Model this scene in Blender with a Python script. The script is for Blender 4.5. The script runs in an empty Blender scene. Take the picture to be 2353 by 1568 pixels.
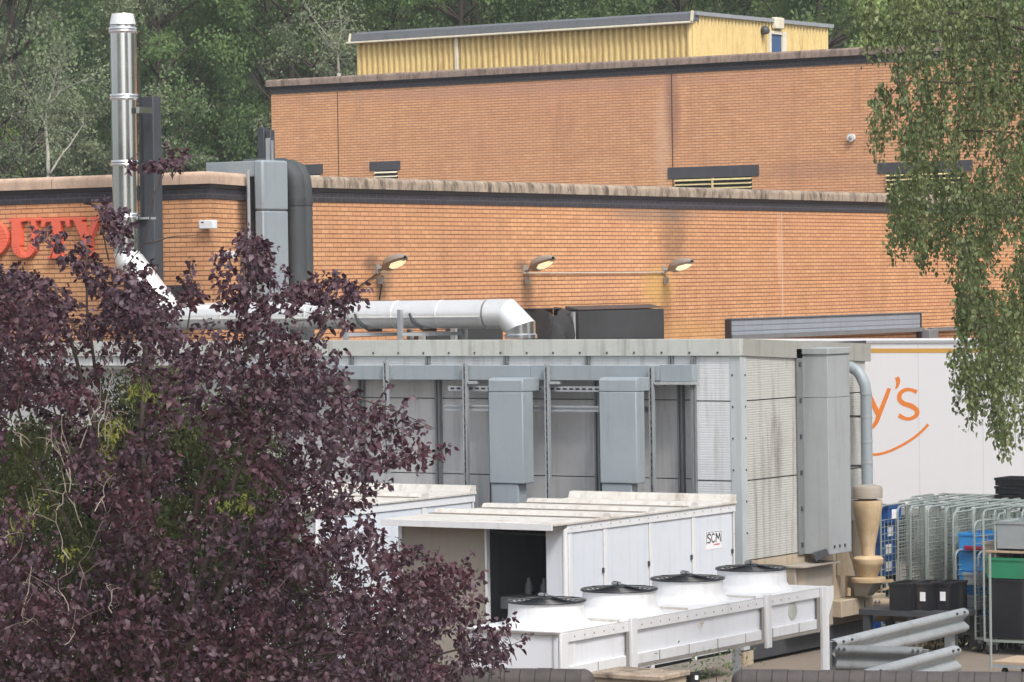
import bpy, math, random
from mathutils import Vector, Matrix
import numpy as np
R = math.radians
S = bpy.context.scene
C = S.collection

# ------------------------------------------------------------------ camera
FD = 8450/1.0625                       # focal length in 2353-px units
CX, CY = 1176.5, 784.0
yaw = math.atan2(.545, .838); pit = .0169; rol = .0145
f0 = Vector((-math.sin(yaw), math.cos(yaw), 0)); r0 = Vector((math.cos(yaw), math.sin(yaw), 0)); zz = Vector((0, 0, 1))
fw = f0*math.cos(pit) - zz*math.sin(pit); up = f0*math.sin(pit) + zz*math.cos(pit)
rc = (r0*math.cos(rol) - up*math.sin(rol)).normalized(); uc = (up*math.cos(rol) + r0*math.sin(rol)).normalized()
EYE = Vector((0, 0, 5.0))
cam = bpy.data.objects.new("camera", bpy.data.cameras.new("camera")); C.objects.link(cam)
m = Matrix.Identity(4)
for i in range(3):
    m[i][0] = rc[i]; m[i][1] = uc[i]; m[i][2] = -fw[i]; m[i][3] = EYE[i]
cam.matrix_world = m
cam.data.sensor_width = 36; cam.data.lens = 8450/2500*36; cam.data.clip_end = 2000; cam.data.clip_start = .5
S.camera = cam

# ------------------------------------------------------------------ light
SUN_EL, SUN_AZ = 50, 0      # sun comes from behind the viewer, high, veiled by cloud
sd = (Vector((.84, -.54, 0)).normalized()*math.cos(R(SUN_EL)) + zz*math.sin(R(SUN_EL)))   # towards the sun
w = bpy.data.worlds.new("World"); S.world = w; w.use_nodes = True
nt = w.node_tree; nt.nodes.clear()
sky = nt.nodes.new("ShaderNodeTexSky"); sky.sky_type = 'NISHITA'; sky.sun_disc = False
sky.sun_elevation = R(SUN_EL); sky.sun_rotation = math.atan2(sd.x, sd.y); sky.air_density = 1.0; sky.dust_density = 4.0
hs = nt.nodes.new("ShaderNodeHueSaturation"); hs.inputs['Saturation'].default_value = .42
bg = nt.nodes.new("ShaderNodeBackground"); bg.inputs[1].default_value = .135
wo = nt.nodes.new("ShaderNodeOutputWorld")
nt.links.new(sky.outputs[0], hs.inputs['Color']); nt.links.new(hs.outputs[0], bg.inputs[0]); nt.links.new(bg.outputs[0], wo.inputs[0])
sl = bpy.data.lights.new("sun", 'SUN'); sl.energy = 1.5; sl.angle = R(11); sl.color = (1, .955, .89)
so = bpy.data.objects.new("sun", sl); C.objects.link(so); so.rotation_euler = (-sd).to_track_quat('-Z', 'Y').to_euler()
S.view_settings.view_transform = 'Standard'; S.view_settings.look = 'None'; S.view_settings.exposure = .78; S.view_settings.gamma = 1
S.cycles.volume_bounces = 0; S.cycles.volume_step_rate = 10; S.cycles.max_bounces = 6; S.cycles.diffuse_bounces = 3; S.cycles.glossy_bounces = 3; S.cycles.transparent_max_bounces = 8
S.cycles.use_adaptive_sampling = True; S.cycles.use_denoising = True

# ------------------------------------------------------------------ helpers: where things stand
def ray(x, y): return fw + rc*((x-CX)/FD) - uc*((y-CY)/FD)
def on_v(x, y, v): d = ray(x, y); return EYE + d*(v/d.y)
def on_u(x, y, u): d = ray(x, y); return EYE + d*(u/d.x)
def on_z(x, y, z): d = ray(x, y); return EYE + d*((z-5)/d.z)
def at(x, y, Y): return EYE + ray(x, y)*Y
def UV(x, y, v): return on_v(x, y, v).x
def UZ(x, y, v): return on_v(x, y, v).z
def VU(x, y, u): return on_u(x, y, u).y
def ZU(x, y, u): return on_u(x, y, u).z

def tag(o, label=None, cat=None, group=None, kind=None):
    if label: o['label'] = label
    if cat: o['category'] = cat
    if group: o['group'] = group
    if kind: o['kind'] = kind
    return o
def thing(name, label, cat, loc=(0, 0, 0), group=None):
    o = bpy.data.objects.new(name, None); C.objects.link(o); o.location = loc; o.empty_display_size = .2
    bpy.context.view_layer.update()
    return tag(o, label, cat, group)
def copy_tree(o, parent=None, loc=None, rz=None, label=None):
    c = o.copy(); C.objects.link(c)
    if parent: c.parent = parent
    if loc is not None: c.location = loc
    if rz is not None: c.rotation_euler = (0, 0, rz)
    if label: c['label'] = label
    for ch in list(o.children): copy_tree(ch, c)
    return c

class MB:
    """collects boxes, tubes and sheets into one mesh"""
    def __init__(s): s.v = []; s.f = []; s.sm = []
    def add(s, vs, fs, smooth=False):
        b = len(s.v); s.v += [tuple(p) for p in vs]
        for q in fs: s.f.append(tuple(b+i for i in q)); s.sm.append(smooth)
        return s
    def box(s, a, b):
        x0, x1 = sorted((a[0], b[0])); y0, y1 = sorted((a[1], b[1])); z0, z1 = sorted((a[2], b[2]))
        return s.add([(x0, y0, z0), (x1, y0, z0), (x1, y1, z0), (x0, y1, z0), (x0, y0, z1), (x1, y0, z1), (x1, y1, z1), (x0, y1, z1)],
                     [(0, 3, 2, 1), (4, 5, 6, 7), (0, 1, 5, 4), (1, 2, 6, 5), (2, 3, 7, 6), (3, 0, 4, 7)])
    def bar(s, p, q, wd, ht=None, upv=(0, 0, 1)):
        """rectangular bar from p to q"""
        p = Vector(p); q = Vector(q); ht = ht or wd; d = (q-p).normalized(); u_ = Vector(upv)
        if abs(d.dot(u_)) > .95: u_ = Vector((0, 1, 0))
        a = d.cross(u_).normalized(); b = a.cross(d).normalized(); vs = []
        for c in (p, q):
            for i, j in ((-1, -1), (1, -1), (1, 1), (-1, 1)): vs.append(c + a*(i*wd/2) + b*(j*ht/2))
        return s.add(vs, [(0, 3, 2, 1), (4, 5, 6, 7), (0, 1, 5, 4), (1, 2, 6, 5), (2, 3, 7, 6), (3, 0, 4, 7)])
    def prism(s, poly, axis, a, b, smooth=False):
        """poly: 2-D points in the two other axes, extruded along axis from a to b"""
        n = len(poly); vs = []
        for t in (a, b):
            for (p, q) in poly:
                vs.append({'x': (t, p, q), 'y': (p, t, q), 'z': (p, q, t)}[axis])
        k = len(s.v); s.add(vs, [(i, (i+1) % n, n+(i+1) % n, n+i) for i in range(n)], smooth)
        return s._caps(k, n)
    def _caps(s, k, n):
        s.f.append(tuple(k+i for i in reversed(range(n)))); s.sm.append(False)
        s.f.append(tuple(k+n+i for i in range(n))); s.sm.append(False); return s
    def tube(s, pts, r, n=10, cap=True, smooth=True):
        pts = [Vector(p) for p in pts]; rs = r if isinstance(r, (list, tuple)) else [r]*len(pts)
        k = len(s.v); prev = None
        for i, p in enumerate(pts):
            d = (pts[min(i+1, len(pts)-1)] - pts[max(i-1, 0)]).normalized()
            if prev is None:
                a = d.cross(Vector((0, 0, 1)) if abs(d.z) < .9 else Vector((0, 1, 0))).normalized()
            else:
                a = (prev - d*prev.dot(d)).normalized()
            prev = a; b = d.cross(a)
            for j in range(n):
                t = 2*math.pi*j/n; s.v.append(tuple(p + (a*math.cos(t)+b*math.sin(t))*rs[i]))
        for i in range(len(pts)-1):
            for j in range(n):
                s.f.append((k+i*n+j, k+i*n+(j+1) % n, k+(i+1)*n+(j+1) % n, k+(i+1)*n+j)); s.sm.append(smooth)
        if cap:
            s.f.append(tuple(k+j for j in reversed(range(n)))); s.sm.append(False)
            e = k+(len(pts)-1)*n; s.f.append(tuple(e+j for j in range(n))); s.sm.append(False)
        return s
    def lathe(s, c, prof, n=24, smooth=True, cap=True):
        """prof: (r, z) pairs turned about the vertical through c"""
        k = len(s.v)
        for (r, z) in prof:
            for j in range(n):
                t = 2*math.pi*j/n; s.v.append((c[0]+r*math.cos(t), c[1]+r*math.sin(t), c[2]+z))
        for i in range(len(prof)-1):
            for j in range(n):
                s.f.append((k+i*n+j, k+i*n+(j+1) % n, k+(i+1)*n+(j+1) % n, k+(i+1)*n+j)); s.sm.append(smooth)
        if cap:
            s.f.append(tuple(k+j for j in reversed(range(n)))); s.sm.append(False)
            e = k+(len(prof)-1)*n; s.f.append(tuple(e+j for j in range(n))); s.sm.append(False)
        return s
    def build(s, name, mt, parent=None, bevel=0, sharp=True):
        me = bpy.data.meshes.new(name); me.from_pydata(s.v, [], s.f)
        me.polygons.foreach_set('use_smooth', s.sm); me.materials.append(mt); me.update()
        if sharp: me.set_sharp_from_angle(angle=R(40))
        o = bpy.data.objects.new(name, me); C.objects.link(o)
        if parent:
            o.parent = parent; o.matrix_parent_inverse = world_of(parent).inverted()
        if bevel:
            b = o.modifiers.new("bevel", 'BEVEL'); b.width = bevel; b.segments = 2; b.limit_method = 'ANGLE'; b.angle_limit = R(50)
            b.harden_normals = False
        return o
def world_of(o):
    mt = Matrix.Translation(o.location) @ o.rotation_euler.to_matrix().to_4x4()
    if o.type == 'MESH' : return Matrix.Identity(4) if o.parent is None else world_of(o.parent) @ o.matrix_parent_inverse
    return mt
def B(a, b): return MB().box(a, b)
def sweep(path, prof, closed=False):
    """profile (outward offset, z) run along a level path with mitred corners; outward is to the right of travel"""
    mb = MB(); P = [Vector((p[0], p[1])) for p in path]; n = len(prof); vs = []
    for i, p in enumerate(P):
        d1 = (P[i]-P[i-1]).normalized() if i else (P[1]-P[0]).normalized()
        d2 = (P[i+1]-P[i]).normalized() if i < len(P)-1 else d1
        n1 = Vector((d1.y, -d1.x)); n2 = Vector((d2.y, -d2.x)); mi = (n1+n2).normalized(); k = 1/max(.3, mi.dot(n1))
        for (o, z) in prof: vs.append((p.x+mi.x*o*k, p.y+mi.y*o*k, z))
    fs = []
    for i in range(len(P)-1):
        for j in range(n): fs.append((i*n+j, (i+1)*n+j, (i+1)*n+(j+1) % n, i*n+(j+1) % n))
    fs.append(tuple(range(n))); e = (len(P)-1)*n; fs.append(tuple(e+j for j in reversed(range(n))))
    return mb.add(vs, fs)
def rounded(o0, o1, z0, z1, r, k=6):
    """section of a coping: flat underneath, both top edges rounded"""
    p = [(o0, z0), (o1, z0)]
    for i in range(k+1):
        t = math.pi/2*i/k; p.append((o1-r+r*math.cos(t), z1-r+r*math.sin(t)))
    for i in range(k+1):
        t = math.pi/2*i/k; p.append((o0+r-r*math.sin(t), z1-r+r*math.cos(t)))
    return p

# ------------------------------------------------------------------ materials
def nodes(name):
    mt = bpy.data.materials.new(name); mt.use_nodes = True; t = mt.node_tree
    p = t.nodes['Principled BSDF']; return mt, t, p
def N(t, kind, **kw):
    n = t.nodes.new(kind)
    for k, v in kw.items():
        if isinstance(k, str) and hasattr(n, k): setattr(n, k, v)
    return n
def math_(t, op, a, b=None, c=None, clamp=False):
    n = t.nodes.new('ShaderNodeMath'); n.operation = op; n.use_clamp = clamp
    for i, x in enumerate((a, b, c)):
        if x is None: continue
        if isinstance(x, (int, float)): n.inputs[i].default_value = x
        else: t.links.new(x, n.inputs[i])
    return n.outputs[0]
def mix(t, fac, a, b, mode='MIX'):
    n = t.nodes.new('ShaderNodeMix'); n.data_type = 'RGBA'; n.blend_type = mode
    for s_, x in ((n.inputs[0], fac), (n.inputs[6], a), (n.inputs[7], b)):
        if isinstance(x, (int, float)): s_.default_value = x
        elif isinstance(x, (tuple, list)): s_.default_value = (*x[:3], 1)
        else: t.links.new(x, s_)
    return n.outputs[2]
def pos(t): return t.nodes.new('ShaderNodeNewGeometry').outputs['Position']
def scaled(t, vec, sc):
    n = t.nodes.new('ShaderNodeMapping'); n.inputs['Scale'].default_value = sc; t.links.new(vec, n.inputs[0]); return n.outputs[0]
def noise(t, vec, scale, detail=3, rough=.55):
    n = t.nodes.new('ShaderNodeTexNoise'); n.inputs['Scale'].default_value = scale; n.inputs['Detail'].default_value = detail
    n.inputs['Roughness'].default_value = rough; t.links.new(vec, n.inputs['Vector']); return n.outputs[0]
def ramp(t, x, lo, hi):
    n = t.nodes.new('ShaderNodeMapRange'); n.inputs[1].default_value = lo; n.inputs[2].default_value = hi; t.links.new(x, n.inputs[0]); return n.outputs[0]
def bump(t, p, h, dist=.01, strength=.5):
    n = t.nodes.new('ShaderNodeBump'); n.inputs['Distance'].default_value = dist; n.inputs['Strength'].default_value = strength
    t.links.new(h, n.inputs['Height']); t.links.new(n.outputs[0], p.inputs['Normal'])

def worn(name, col, rough=.6, metal=0, dirt=(.15, .12, .09), amount=.25, scale=1.5, streak=.3, var=.12, spec=.5, bumpy=0):
    """painted or bare surface with mottling, patches of dirt and run-off streaks"""
    mt, t, p = nodes(name); P = pos(t)
    n1 = noise(t, P, scale, 5, .6)
    n2 = noise(t, scaled(t, P, (5, 5, .35)), 1.6, 4, .6)
    n3 = noise(t, P, scale*9, 3, .6)
    c = mix(t, ramp(t, n1, .3, .7), tuple(x*(1-var) for x in col), tuple(min(1, x*(1+var)) for x in col))
    d1 = math_(t, 'MULTIPLY', ramp(t, n1, .52, .8), amount); d2 = math_(t, 'MULTIPLY', ramp(t, n2, .52, .74), streak)
    d3 = math_(t, 'MULTIPLY', ramp(t, n3, .55, .8), amount*.5)
    d = math_(t, 'ADD', math_(t, 'ADD', d1, d2), d3, clamp=True)
    c = mix(t, d, c, dirt); t.links.new(c, p.inputs['Base Color'])
    p.inputs['Metallic'].default_value = metal; p.inputs['Specular IOR Level'].default_value = spec
    t.links.new(math_(t, 'ADD', math_(t, 'MULTIPLY', n1, .2), rough-.1, clamp=True), p.inputs['Roughness'])
    if bumpy: bump(t, p, n3, bumpy, .6)
    return mt

def hz(t, P):
    """distance along a wall, whichever way the wall runs, and height"""
    sp = t.nodes.new('ShaderNodeSeparateXYZ'); t.links.new(P, sp.inputs[0])
    g = t.nodes.new('ShaderNodeNewGeometry'); sn = t.nodes.new('ShaderNodeSeparateXYZ'); t.links.new(g.outputs['True Normal'], sn.inputs[0])
    f = math_(t, 'GREATER_THAN', math_(t, 'ABSOLUTE', sn.outputs[0]), .6)
    h = math_(t, 'ADD', math_(t, 'MULTIPLY', sp.outputs[1], f), math_(t, 'MULTIPLY', sp.outputs[0], math_(t, 'SUBTRACT', 1, f)))
    return h, sp.outputs[2]
def brick(name, c1, c2, mortar, patches=True, stains_and_glow=(), pink=(.46, .235, .17), hfac=.12, vfac=.5, bw=.225):
    mt, t, p = nodes(name); P = pos(t)
    h, z = hz(t, P)
    cmb = t.nodes.new('ShaderNodeCombineXYZ'); t.links.new(h, cmb.inputs[0]); t.links.new(z, cmb.inputs[1])
    b = t.nodes.new('ShaderNodeTexBrick'); t.links.new(cmb.outputs[0], b.inputs['Vector'])
    b.inputs['Scale'].default_value = 1; b.inputs['Brick Width'].default_value = bw; b.inputs['Row Height'].default_value = .075
    b.inputs['Mortar Size'].default_value = .006; b.inputs['Mortar Smooth'].default_value = .15; b.inputs['Bias'].default_value = .1
    b.inputs['Color1'].default_value = (*c1, 1); b.inputs['Color2'].default_value = (*c2, 1)
    av = tuple((a_+b_)/2 for a_, b_ in zip(c1, c2)); b.inputs['Mortar'].default_value = (*av, 1)
    fr = math_(t, 'FRACT', math_(t, 'MULTIPLY', z, 1/.075))
    ed = math_(t, 'ABSOLUTE', math_(t, 'SUBTRACT', fr, .5))
    wob = math_(t, 'MULTIPLY', math_(t, 'SUBTRACT', noise(t, P, 5, 2), .5), .10)
    fh = ramp(t, math_(t, 'ADD', ed, wob), .5-hfac-.03, .5-hfac+.05)
    n1 = noise(t, P, .35, 4, .6); n2 = noise(t, P, 1.7, 4, .6); n3 = noise(t, scaled(t, P, (3, 3, .3)), .8, 4, .6); n4 = noise(t, P, 30, 2)
    col = b.outputs['Color']
    col = mix(t, math_(t, 'MULTIPLY', ramp(t, n1, .4, .65), .55), col, pink)
    col = mix(t, math_(t, 'MULTIPLY', ramp(t, n2, .5, .75), .35), col, tuple(x*.62 for x in c2))
    col = mix(t, math_(t, 'MULTIPLY', ramp(t, n3, .55, .8), .35), col, (.13, .09, .07))
    col = mix(t, math_(t, 'MULTIPLY', ramp(t, n4, .35, .7), .2), col, tuple(min(1, x*1.2) for x in c1))
    bv = noise(t, scaled(t, cmb.outputs[0], (1/bw, 1/.075, 1)), 1.0, 0)
    col = mix(t, math_(t, 'MULTIPLY', ramp(t, bv, .45, .8), .25), col, tuple(x*.7 for x in c1))
    fm = math_(t, 'MULTIPLY', fh, math_(t, 'ADD', .55, math_(t, 'MULTIPLY', noise(t, P, .9, 3), .6)), clamp=True)
    fv = math_(t, 'MULTIPLY', b.outputs['Fac'], math_(t, 'ADD', vfac-.25, math_(t, 'MULTIPLY', noise(t, P, 2.3, 3), .7)), clamp=True)
    fac = math_(t, 'MAXIMUM', fm, fv)
    col = mix(t, fac, col, mortar)
    for (hc, zc, hw, zh, amt, sc) in stains_and_glow:      # soot and damp marks, painted lamp light: centre, half sizes, strength, colour
        a = math_(t, 'DIVIDE', math_(t, 'SUBTRACT', h, hc), hw); c_ = math_(t, 'DIVIDE', math_(t, 'SUBTRACT', z, zc), zh)
        r2 = math_(t, 'ADD', math_(t, 'MULTIPLY', a, a), math_(t, 'MULTIPLY', c_, c_))
        r2 = math_(t, 'ADD', r2, math_(t, 'MULTIPLY', math_(t, 'SUBTRACT', n2, .5), 1.6))
        mk = math_(t, 'MULTIPLY', ramp(t, r2, 1.1, .1), amt, clamp=True)
        col = mix(t, mk, col, sc)
    t.links.new(col, p.inputs['Base Color']); p.inputs['Roughness'].default_value = .9; p.inputs['Specular IOR Level'].default_value = .25
    bump(t, p, math_(t, 'SUBTRACT', 1, fac), .006, .6)
    return mt

def stone(name, col, dark, joint=1.1, streak=.6):
    mt, t, p = nodes(name); P = pos(t)
    h, z = hz(t, P)
    n1 = noise(t, P, 2.2, 5, .65); n2 = noise(t, scaled(t, P, (4.5, 4.5, 1.3)), 1.3, 6, .75); n3 = noise(t, P, 26, 3)
    c = mix(t, ramp(t, n1, .3, .75), col, tuple(x*.72 for x in col))
    c = mix(t, math_(t, 'MULTIPLY', ramp(t, n2, .45, .65), streak), c, dark)
    c = mix(t, math_(t, 'MULTIPLY', ramp(t, n3, .5, .8), .35), c, dark)
    j = math_(t, 'ABSOLUTE', math_(t, 'SUBTRACT', math_(t, 'FRACT', math_(t, 'DIVIDE', h, joint)), .5))
    c = mix(t, math_(t, 'MULTIPLY', math_(t, 'GREATER_THAN', j, .5-.007/joint), .7), c, tuple(x*.5 for x in dark))
    t.links.new(c, p.inputs['Base Color']); p.inputs['Roughness'].default_value = .9; p.inputs['Specular IOR Level'].default_value = .2
    bump(t, p, n3, .01, .5); return mt

def leaf(name, cols, rough=.5, transl=.25, spec=.4, scale=.4):
    """cols: three colours mixed per leaf and per clump"""
    mt, t, p = nodes(name); g = t.nodes.new('ShaderNodeNewGeometry'); P = g.outputs['Position']; rnd = g.outputs['Random Per Island']
    n1 = noise(t, P, scale, 2)
    c = mix(t, rnd, cols[0], cols[1])
    c = mix(t, math_(t, 'MULTIPLY', ramp(t, n1, .42, .62), .85), c, cols[2])
    oi = t.nodes.new('ShaderNodeObjectInfo')
    k = math_(t, 'ADD', .72, math_(t, 'MULTIPLY', oi.outputs['Random'], .5))
    c = mix(t, 1.0, c, k, 'MULTIPLY')
    t.links.new(c, p.inputs['Base Color']); p.inputs['Roughness'].default_value = rough; p.inputs['Specular IOR Level'].default_value = spec
    tr = t.nodes.new('ShaderNodeBsdfTranslucent'); t.links.new(c, tr.inputs[0])
    ms = t.nodes.new('ShaderNodeMixShader'); ms.inputs[0].default_value = transl
    t.links.new(p.outputs[0], ms.inputs[1]); t.links.new(tr.outputs[0], ms.inputs[2])
    t.links.new(ms.outputs[0], t.nodes['Material Output'].inputs[0]); return mt

def plain(name, col, rough=.5, metal=0, emit=0, spec=.5):
    mt, t, p = nodes(name); n = noise(t, pos(t), 6, 3)
    t.links.new(mix(t, n, tuple(x*.88 for x in col), tuple(min(1, x*1.1) for x in col)), p.inputs['Base Color'])
    p.inputs['Roughness'].default_value = rough; p.inputs['Metallic'].default_value = metal; p.inputs['Specular IOR Level'].default_value = spec
    if emit: p.inputs['Emission Color'].default_value = (*col, 1); p.inputs['Emission Strength'].default_value = emit
    return mt

def ribbed(name, col, dark, pitch=.05, rib=.5, dep=.008, **kw):
    """profiled sheet with fine horizontal ribs"""
    mt = worn(name, col, **kw); t = mt.node_tree; p = t.nodes['Principled BSDF']
    sep = t.nodes.new('ShaderNodeSeparateXYZ'); t.links.new(pos(t), sep.inputs[0])
    fr = math_(t, 'FRACT', math_(t, 'DIVIDE', sep.outputs[2], pitch)); tri = math_(t, 'ABSOLUTE', math_(t, 'SUBTRACT', fr, .5))
    src = p.inputs['Base Color'].links[0].from_socket
    t.links.new(mix(t, math_(t, 'MULTIPLY', ramp(t, tri, .30, .46), rib), src, dark), p.inputs['Base Color'])
    bump(t, p, ramp(t, tri, .5, .3), dep, .7); return mt

# ------------------------------------------------------------------ palette
UL, VW, VU_ = -33.8, 42.6, 80.6        # face of the long wall, of the sign wall, of the tall block behind
soot = (.05, .045, .045)
M = {}
sv = lambda x, y: VU(x, y, UL)
sz = lambda x, y: ZU(x, y, UL)
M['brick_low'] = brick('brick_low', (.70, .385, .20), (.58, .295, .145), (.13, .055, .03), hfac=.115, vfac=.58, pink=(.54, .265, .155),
    stains_and_glow=[(sv(1548, 540), sz(1548, 535), .6, .85, .4, soot), (sv(1500, 480), sz(1500, 492), 2.2, .18, .5, (.16, .13, .11)),
            (sv(1515, 665), sz(1515, 660), .7, .42, .55, (.62, .40, .12)), (sv(880, 645), sz(880, 640), .35, .35, .55, (.14, .12, .08)),  # yellow mark below the right lantern: rust stain plus lamp light painted in
            (sv(1212, 660), sz(1212, 655), .3, .4, .45, (.2, .14, .09)), (sv(855, 605), sz(855, 605), .3, .16, .6, soot),
            (sv(1200, 612), sz(1200, 612), .3, .14, .5, soot), (sv(1790, 560), sz(1790, 560), .12, .9, .4, (.75, .45, .28)),
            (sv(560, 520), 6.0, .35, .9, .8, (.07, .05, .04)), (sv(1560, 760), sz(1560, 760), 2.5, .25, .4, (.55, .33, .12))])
M['brick_high'] = brick('brick_high', (.72, .40, .22), (.62, .32, .17), (.16, .07, .04), hfac=.11, vfac=.5, pink=(.60, .31, .19),
    stains_and_glow=[(UV(1545, 250, VU_), UZ(1545, 250, VU_), .28, 1.4, .55, (.22, .12, .10)), (UV(1522, 330, VU_), UZ(1522, 330, VU_), .3, 1.6, .35, (.72, .5, .36)),
            (UV(1190, 175, VU_), UZ(1190, 205, VU_), 9, .22, .4, (.42, .24, .19)), (UV(1870, 360, VU_), UZ(1870, 390, VU_), 2.2, .3, .3, (.25, .14, .11))])
M['band'] = brick('band_brick', (.052, .05, .06), (.04, .038, .046), (.16, .155, .16), hfac=.03, vfac=.4, pink=(.05, .045, .055))
M['shadow_band'] = worn('coping_shade_course', (.03, .027, .032), .7, amount=.1, streak=.1)  # shade under the coping put into this course as near-black
M['coping_light'] = stone('coping_light', (.60, .44, .335), (.27, .19, .14), 1.3, .35)
M['coping_dirty'] = stone('coping_dirty', (.42, .34, .265), (.085, .07, .055), 1.3, 1.0)
M['coping_grey'] = stone('coping_grey', (.34, .26, .215), (.11, .085, .075), 2.4, .9)
M['roof'] = worn('roof_felt', (.10, .10, .10), .9)
M['slate'] = worn('slate_blue_brick', (.06, .06, .072), .75, amount=.2, streak=.2)
M['yellow'] = worn('yellow_sheet', (.74, .57, .26), .6, dirt=(.36, .24, .10), amount=.55, streak=.6, scale=2)
M['cream'] = worn('cream_paint', (.72, .66, .52), .6, amount=.25)
M['slat_yellow'] = worn('yellowed_slats', (.62, .52, .27), .6)
M['dkgrey'] = worn('grey_fascia', (.12, .13, .145), .6, dirt=(.05, .05, .05), amount=.3)
M['blue_door'] = worn('blue_door', (.05, .10, .22), .5)
M['white'] = worn('white_enamel', (.68, .69, .71), .45, dirt=(.40, .37, .32), amount=.22, streak=.28, var=.03)
M['white_pale'] = worn('condenser_panel', (.70, .72, .765), .4, dirt=(.40, .38, .35), amount=.2, streak=.2, var=.04)
M['white_side'] = worn('white_side_panel', (.62, .66, .72), .4, dirt=(.36, .34, .32), amount=.2, streak=.25, var=.04)
M['white_roof'] = worn('dirty_white_roof', (.58, .565, .53), .7, dirt=(.30, .255, .21), amount=.85, streak=.5, scale=1.6)
M['edge_grime'] = worn('grimy_edge', (.27, .25, .225), .8, dirt=(.10, .08, .07), amount=.6)
M['duct_blue'] = worn('blue_grey_duct', (.27, .31, .34), .42, dirt=(.14, .16, .17), amount=.3, streak=.3, var=.08, scale=1.2)
M['duct_grey'] = worn('galvanised_grey', (.33, .35, .36), .5, dirt=(.17, .17, .165), amount=.35, streak=.35, var=.08)
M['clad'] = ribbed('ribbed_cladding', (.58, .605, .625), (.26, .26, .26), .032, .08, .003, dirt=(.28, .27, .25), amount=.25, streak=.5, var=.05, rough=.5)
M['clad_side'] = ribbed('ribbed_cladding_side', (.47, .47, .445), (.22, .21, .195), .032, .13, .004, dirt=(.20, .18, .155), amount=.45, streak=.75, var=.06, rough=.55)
M['panel'] = worn('grey_wall_sheet', (.47, .475, .485), .6, dirt=(.15, .15, .145), amount=.3, streak=.45, var=.06, scale=.8)
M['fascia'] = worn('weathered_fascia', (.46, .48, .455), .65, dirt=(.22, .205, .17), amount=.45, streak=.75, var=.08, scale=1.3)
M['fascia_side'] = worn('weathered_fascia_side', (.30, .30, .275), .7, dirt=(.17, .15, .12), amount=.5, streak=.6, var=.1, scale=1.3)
M['trim'] = worn('corner_trim', (.42, .455, .47), .5, dirt=(.25, .24, .22), amount=.25, streak=.3)
M['dusty'] = worn('dust_covered_sheet', (.40, .335, .25), .85, dirt=(.22, .15, .09), amount=.5, streak=.6, var=.1, scale=1.6)
M['cyclone'] = worn('dusty_paint', (.40, .29, .17), .9, dirt=(.58, .48, .34), amount=.5, streak=.7, var=.22, scale=3)
M['cap_grey'] = worn('dusty_grey_cap', (.30, .27, .235), .85, dirt=(.26, .19, .13), amount=.4)
M['dark_steel'] = worn('dark_steel', (.045, .05, .058), .5, amount=.2)
M['mast'] = worn('charcoal_mast', (.05, .057, .068), .45, dirt=(.03, .03, .03), amount=.2)
M['mullion'] = worn('mullion_steel', (.17, .18, .19), .55, dirt=(.06, .06, .06), amount=.4)
M['zinc'] = worn('zinc_strut', (.36, .38, .40), .5, metal=.3, dirt=(.15, .15, .15), amount=.4)
M['chrome'] = worn('polished_steel', (.80, .81, .82), .17, metal=1, dirt=(.5, .47, .42), amount=.10, streak=.12, var=.03)
M['foil'] = worn('aluminium_jacket', (.88, .88, .87), .36, metal=.6, dirt=(.42, .37, .28), amount=.22, streak=.15, var=.04, scale=1.1)
M['pipe_black'] = worn('black_lagging', (.05, .057, .062), .7, dirt=(.12, .115, .11), amount=.35)
M['black'] = plain('matt_black', (.012, .013, .016), .6)
M['black_cloth'] = worn('black_fabric', (.028, .029, .032), .8, dirt=(.06, .058, .055), amount=.4)
M['grille'] = plain('black_wire', (.012, .013, .016), .4)
M['red'] = worn('red_letter_face', (.82, .155, .09), .4, dirt=(.45, .10, .07), amount=.2, streak=.1, var=.05)
M['red_side'] = worn('red_letter_return', (.50, .07, .04), .5)
M['lens'] = plain('lit_lamp_lens', (1.0, .92, .58), .4, emit=.45)
M['lamp_body'] = worn('lamp_housing', (.30, .275, .25), .6, dirt=(.15, .13, .11), amount=.4)
M['conduit'] = worn('pale_conduit', (.60, .52, .42), .6)
M['cable'] = plain('dark_cable', (.03, .022, .02), .7)
M['shutter'] = ribbed('shutter_slats', (.27, .31, .36), (.12, .12, .14), .11, dirt=(.15, .13, .12), amount=.3, streak=.3)
M['trailer'] = worn('trailer_side', (.74, .76, .79), .35, dirt=(.45, .40, .36), amount=.06, streak=.05, var=.015, scale=.5)
M['orange'] = plain('orange_vinyl', (.78, .24, .05), .4)
M['orange_dull'] = plain('dull_orange_band', (.60, .34, .08), .5)
M['rail'] = worn('galvanised_rail', (.37, .395, .41), .42, metal=.3, dirt=(.16, .14, .12), amount=.7, streak=.2, var=.12, scale=3)
M['rail_shade'] = worn('shaded_rail', (.20, .215, .22), .5, metal=.2, dirt=(.09, .08, .07), amount=.6, scale=3)  # galvanised rail again, with the shadow on it put into a darker colour
M['rail_old'] = worn('dusty_rail', (.30, .235, .17), .8, dirt=(.14, .10, .07), amount=.5, scale=3)
M['cage'] = plain('zinc_wire', (.34, .385, .365), .38, metal=.45)
M['cage_green'] = plain('greenish_zinc_wire', (.30, .36, .33), .45, metal=.3)
M['rubber'] = plain('rubber', (.02, .02, .022), .7)
M['crate_blue'] = worn('blue_plastic', (.012, .085, .30), .4, amount=.1)
M['crate_sky'] = worn('bright_blue_plastic', (.03, .24, .58), .4, amount=.1)
M['crate_black'] = worn('black_plastic', (.008, .009, .013), .45, amount=.1)
M['crate_green'] = worn('green_plastic', (.02, .20, .10), .45, amount=.1)
M['crate_grey'] = worn('grey_plastic', (.27, .30, .31), .5, amount=.15)
M['crimson'] = plain('crimson_plastic', (.30, .02, .05), .4)
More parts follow.
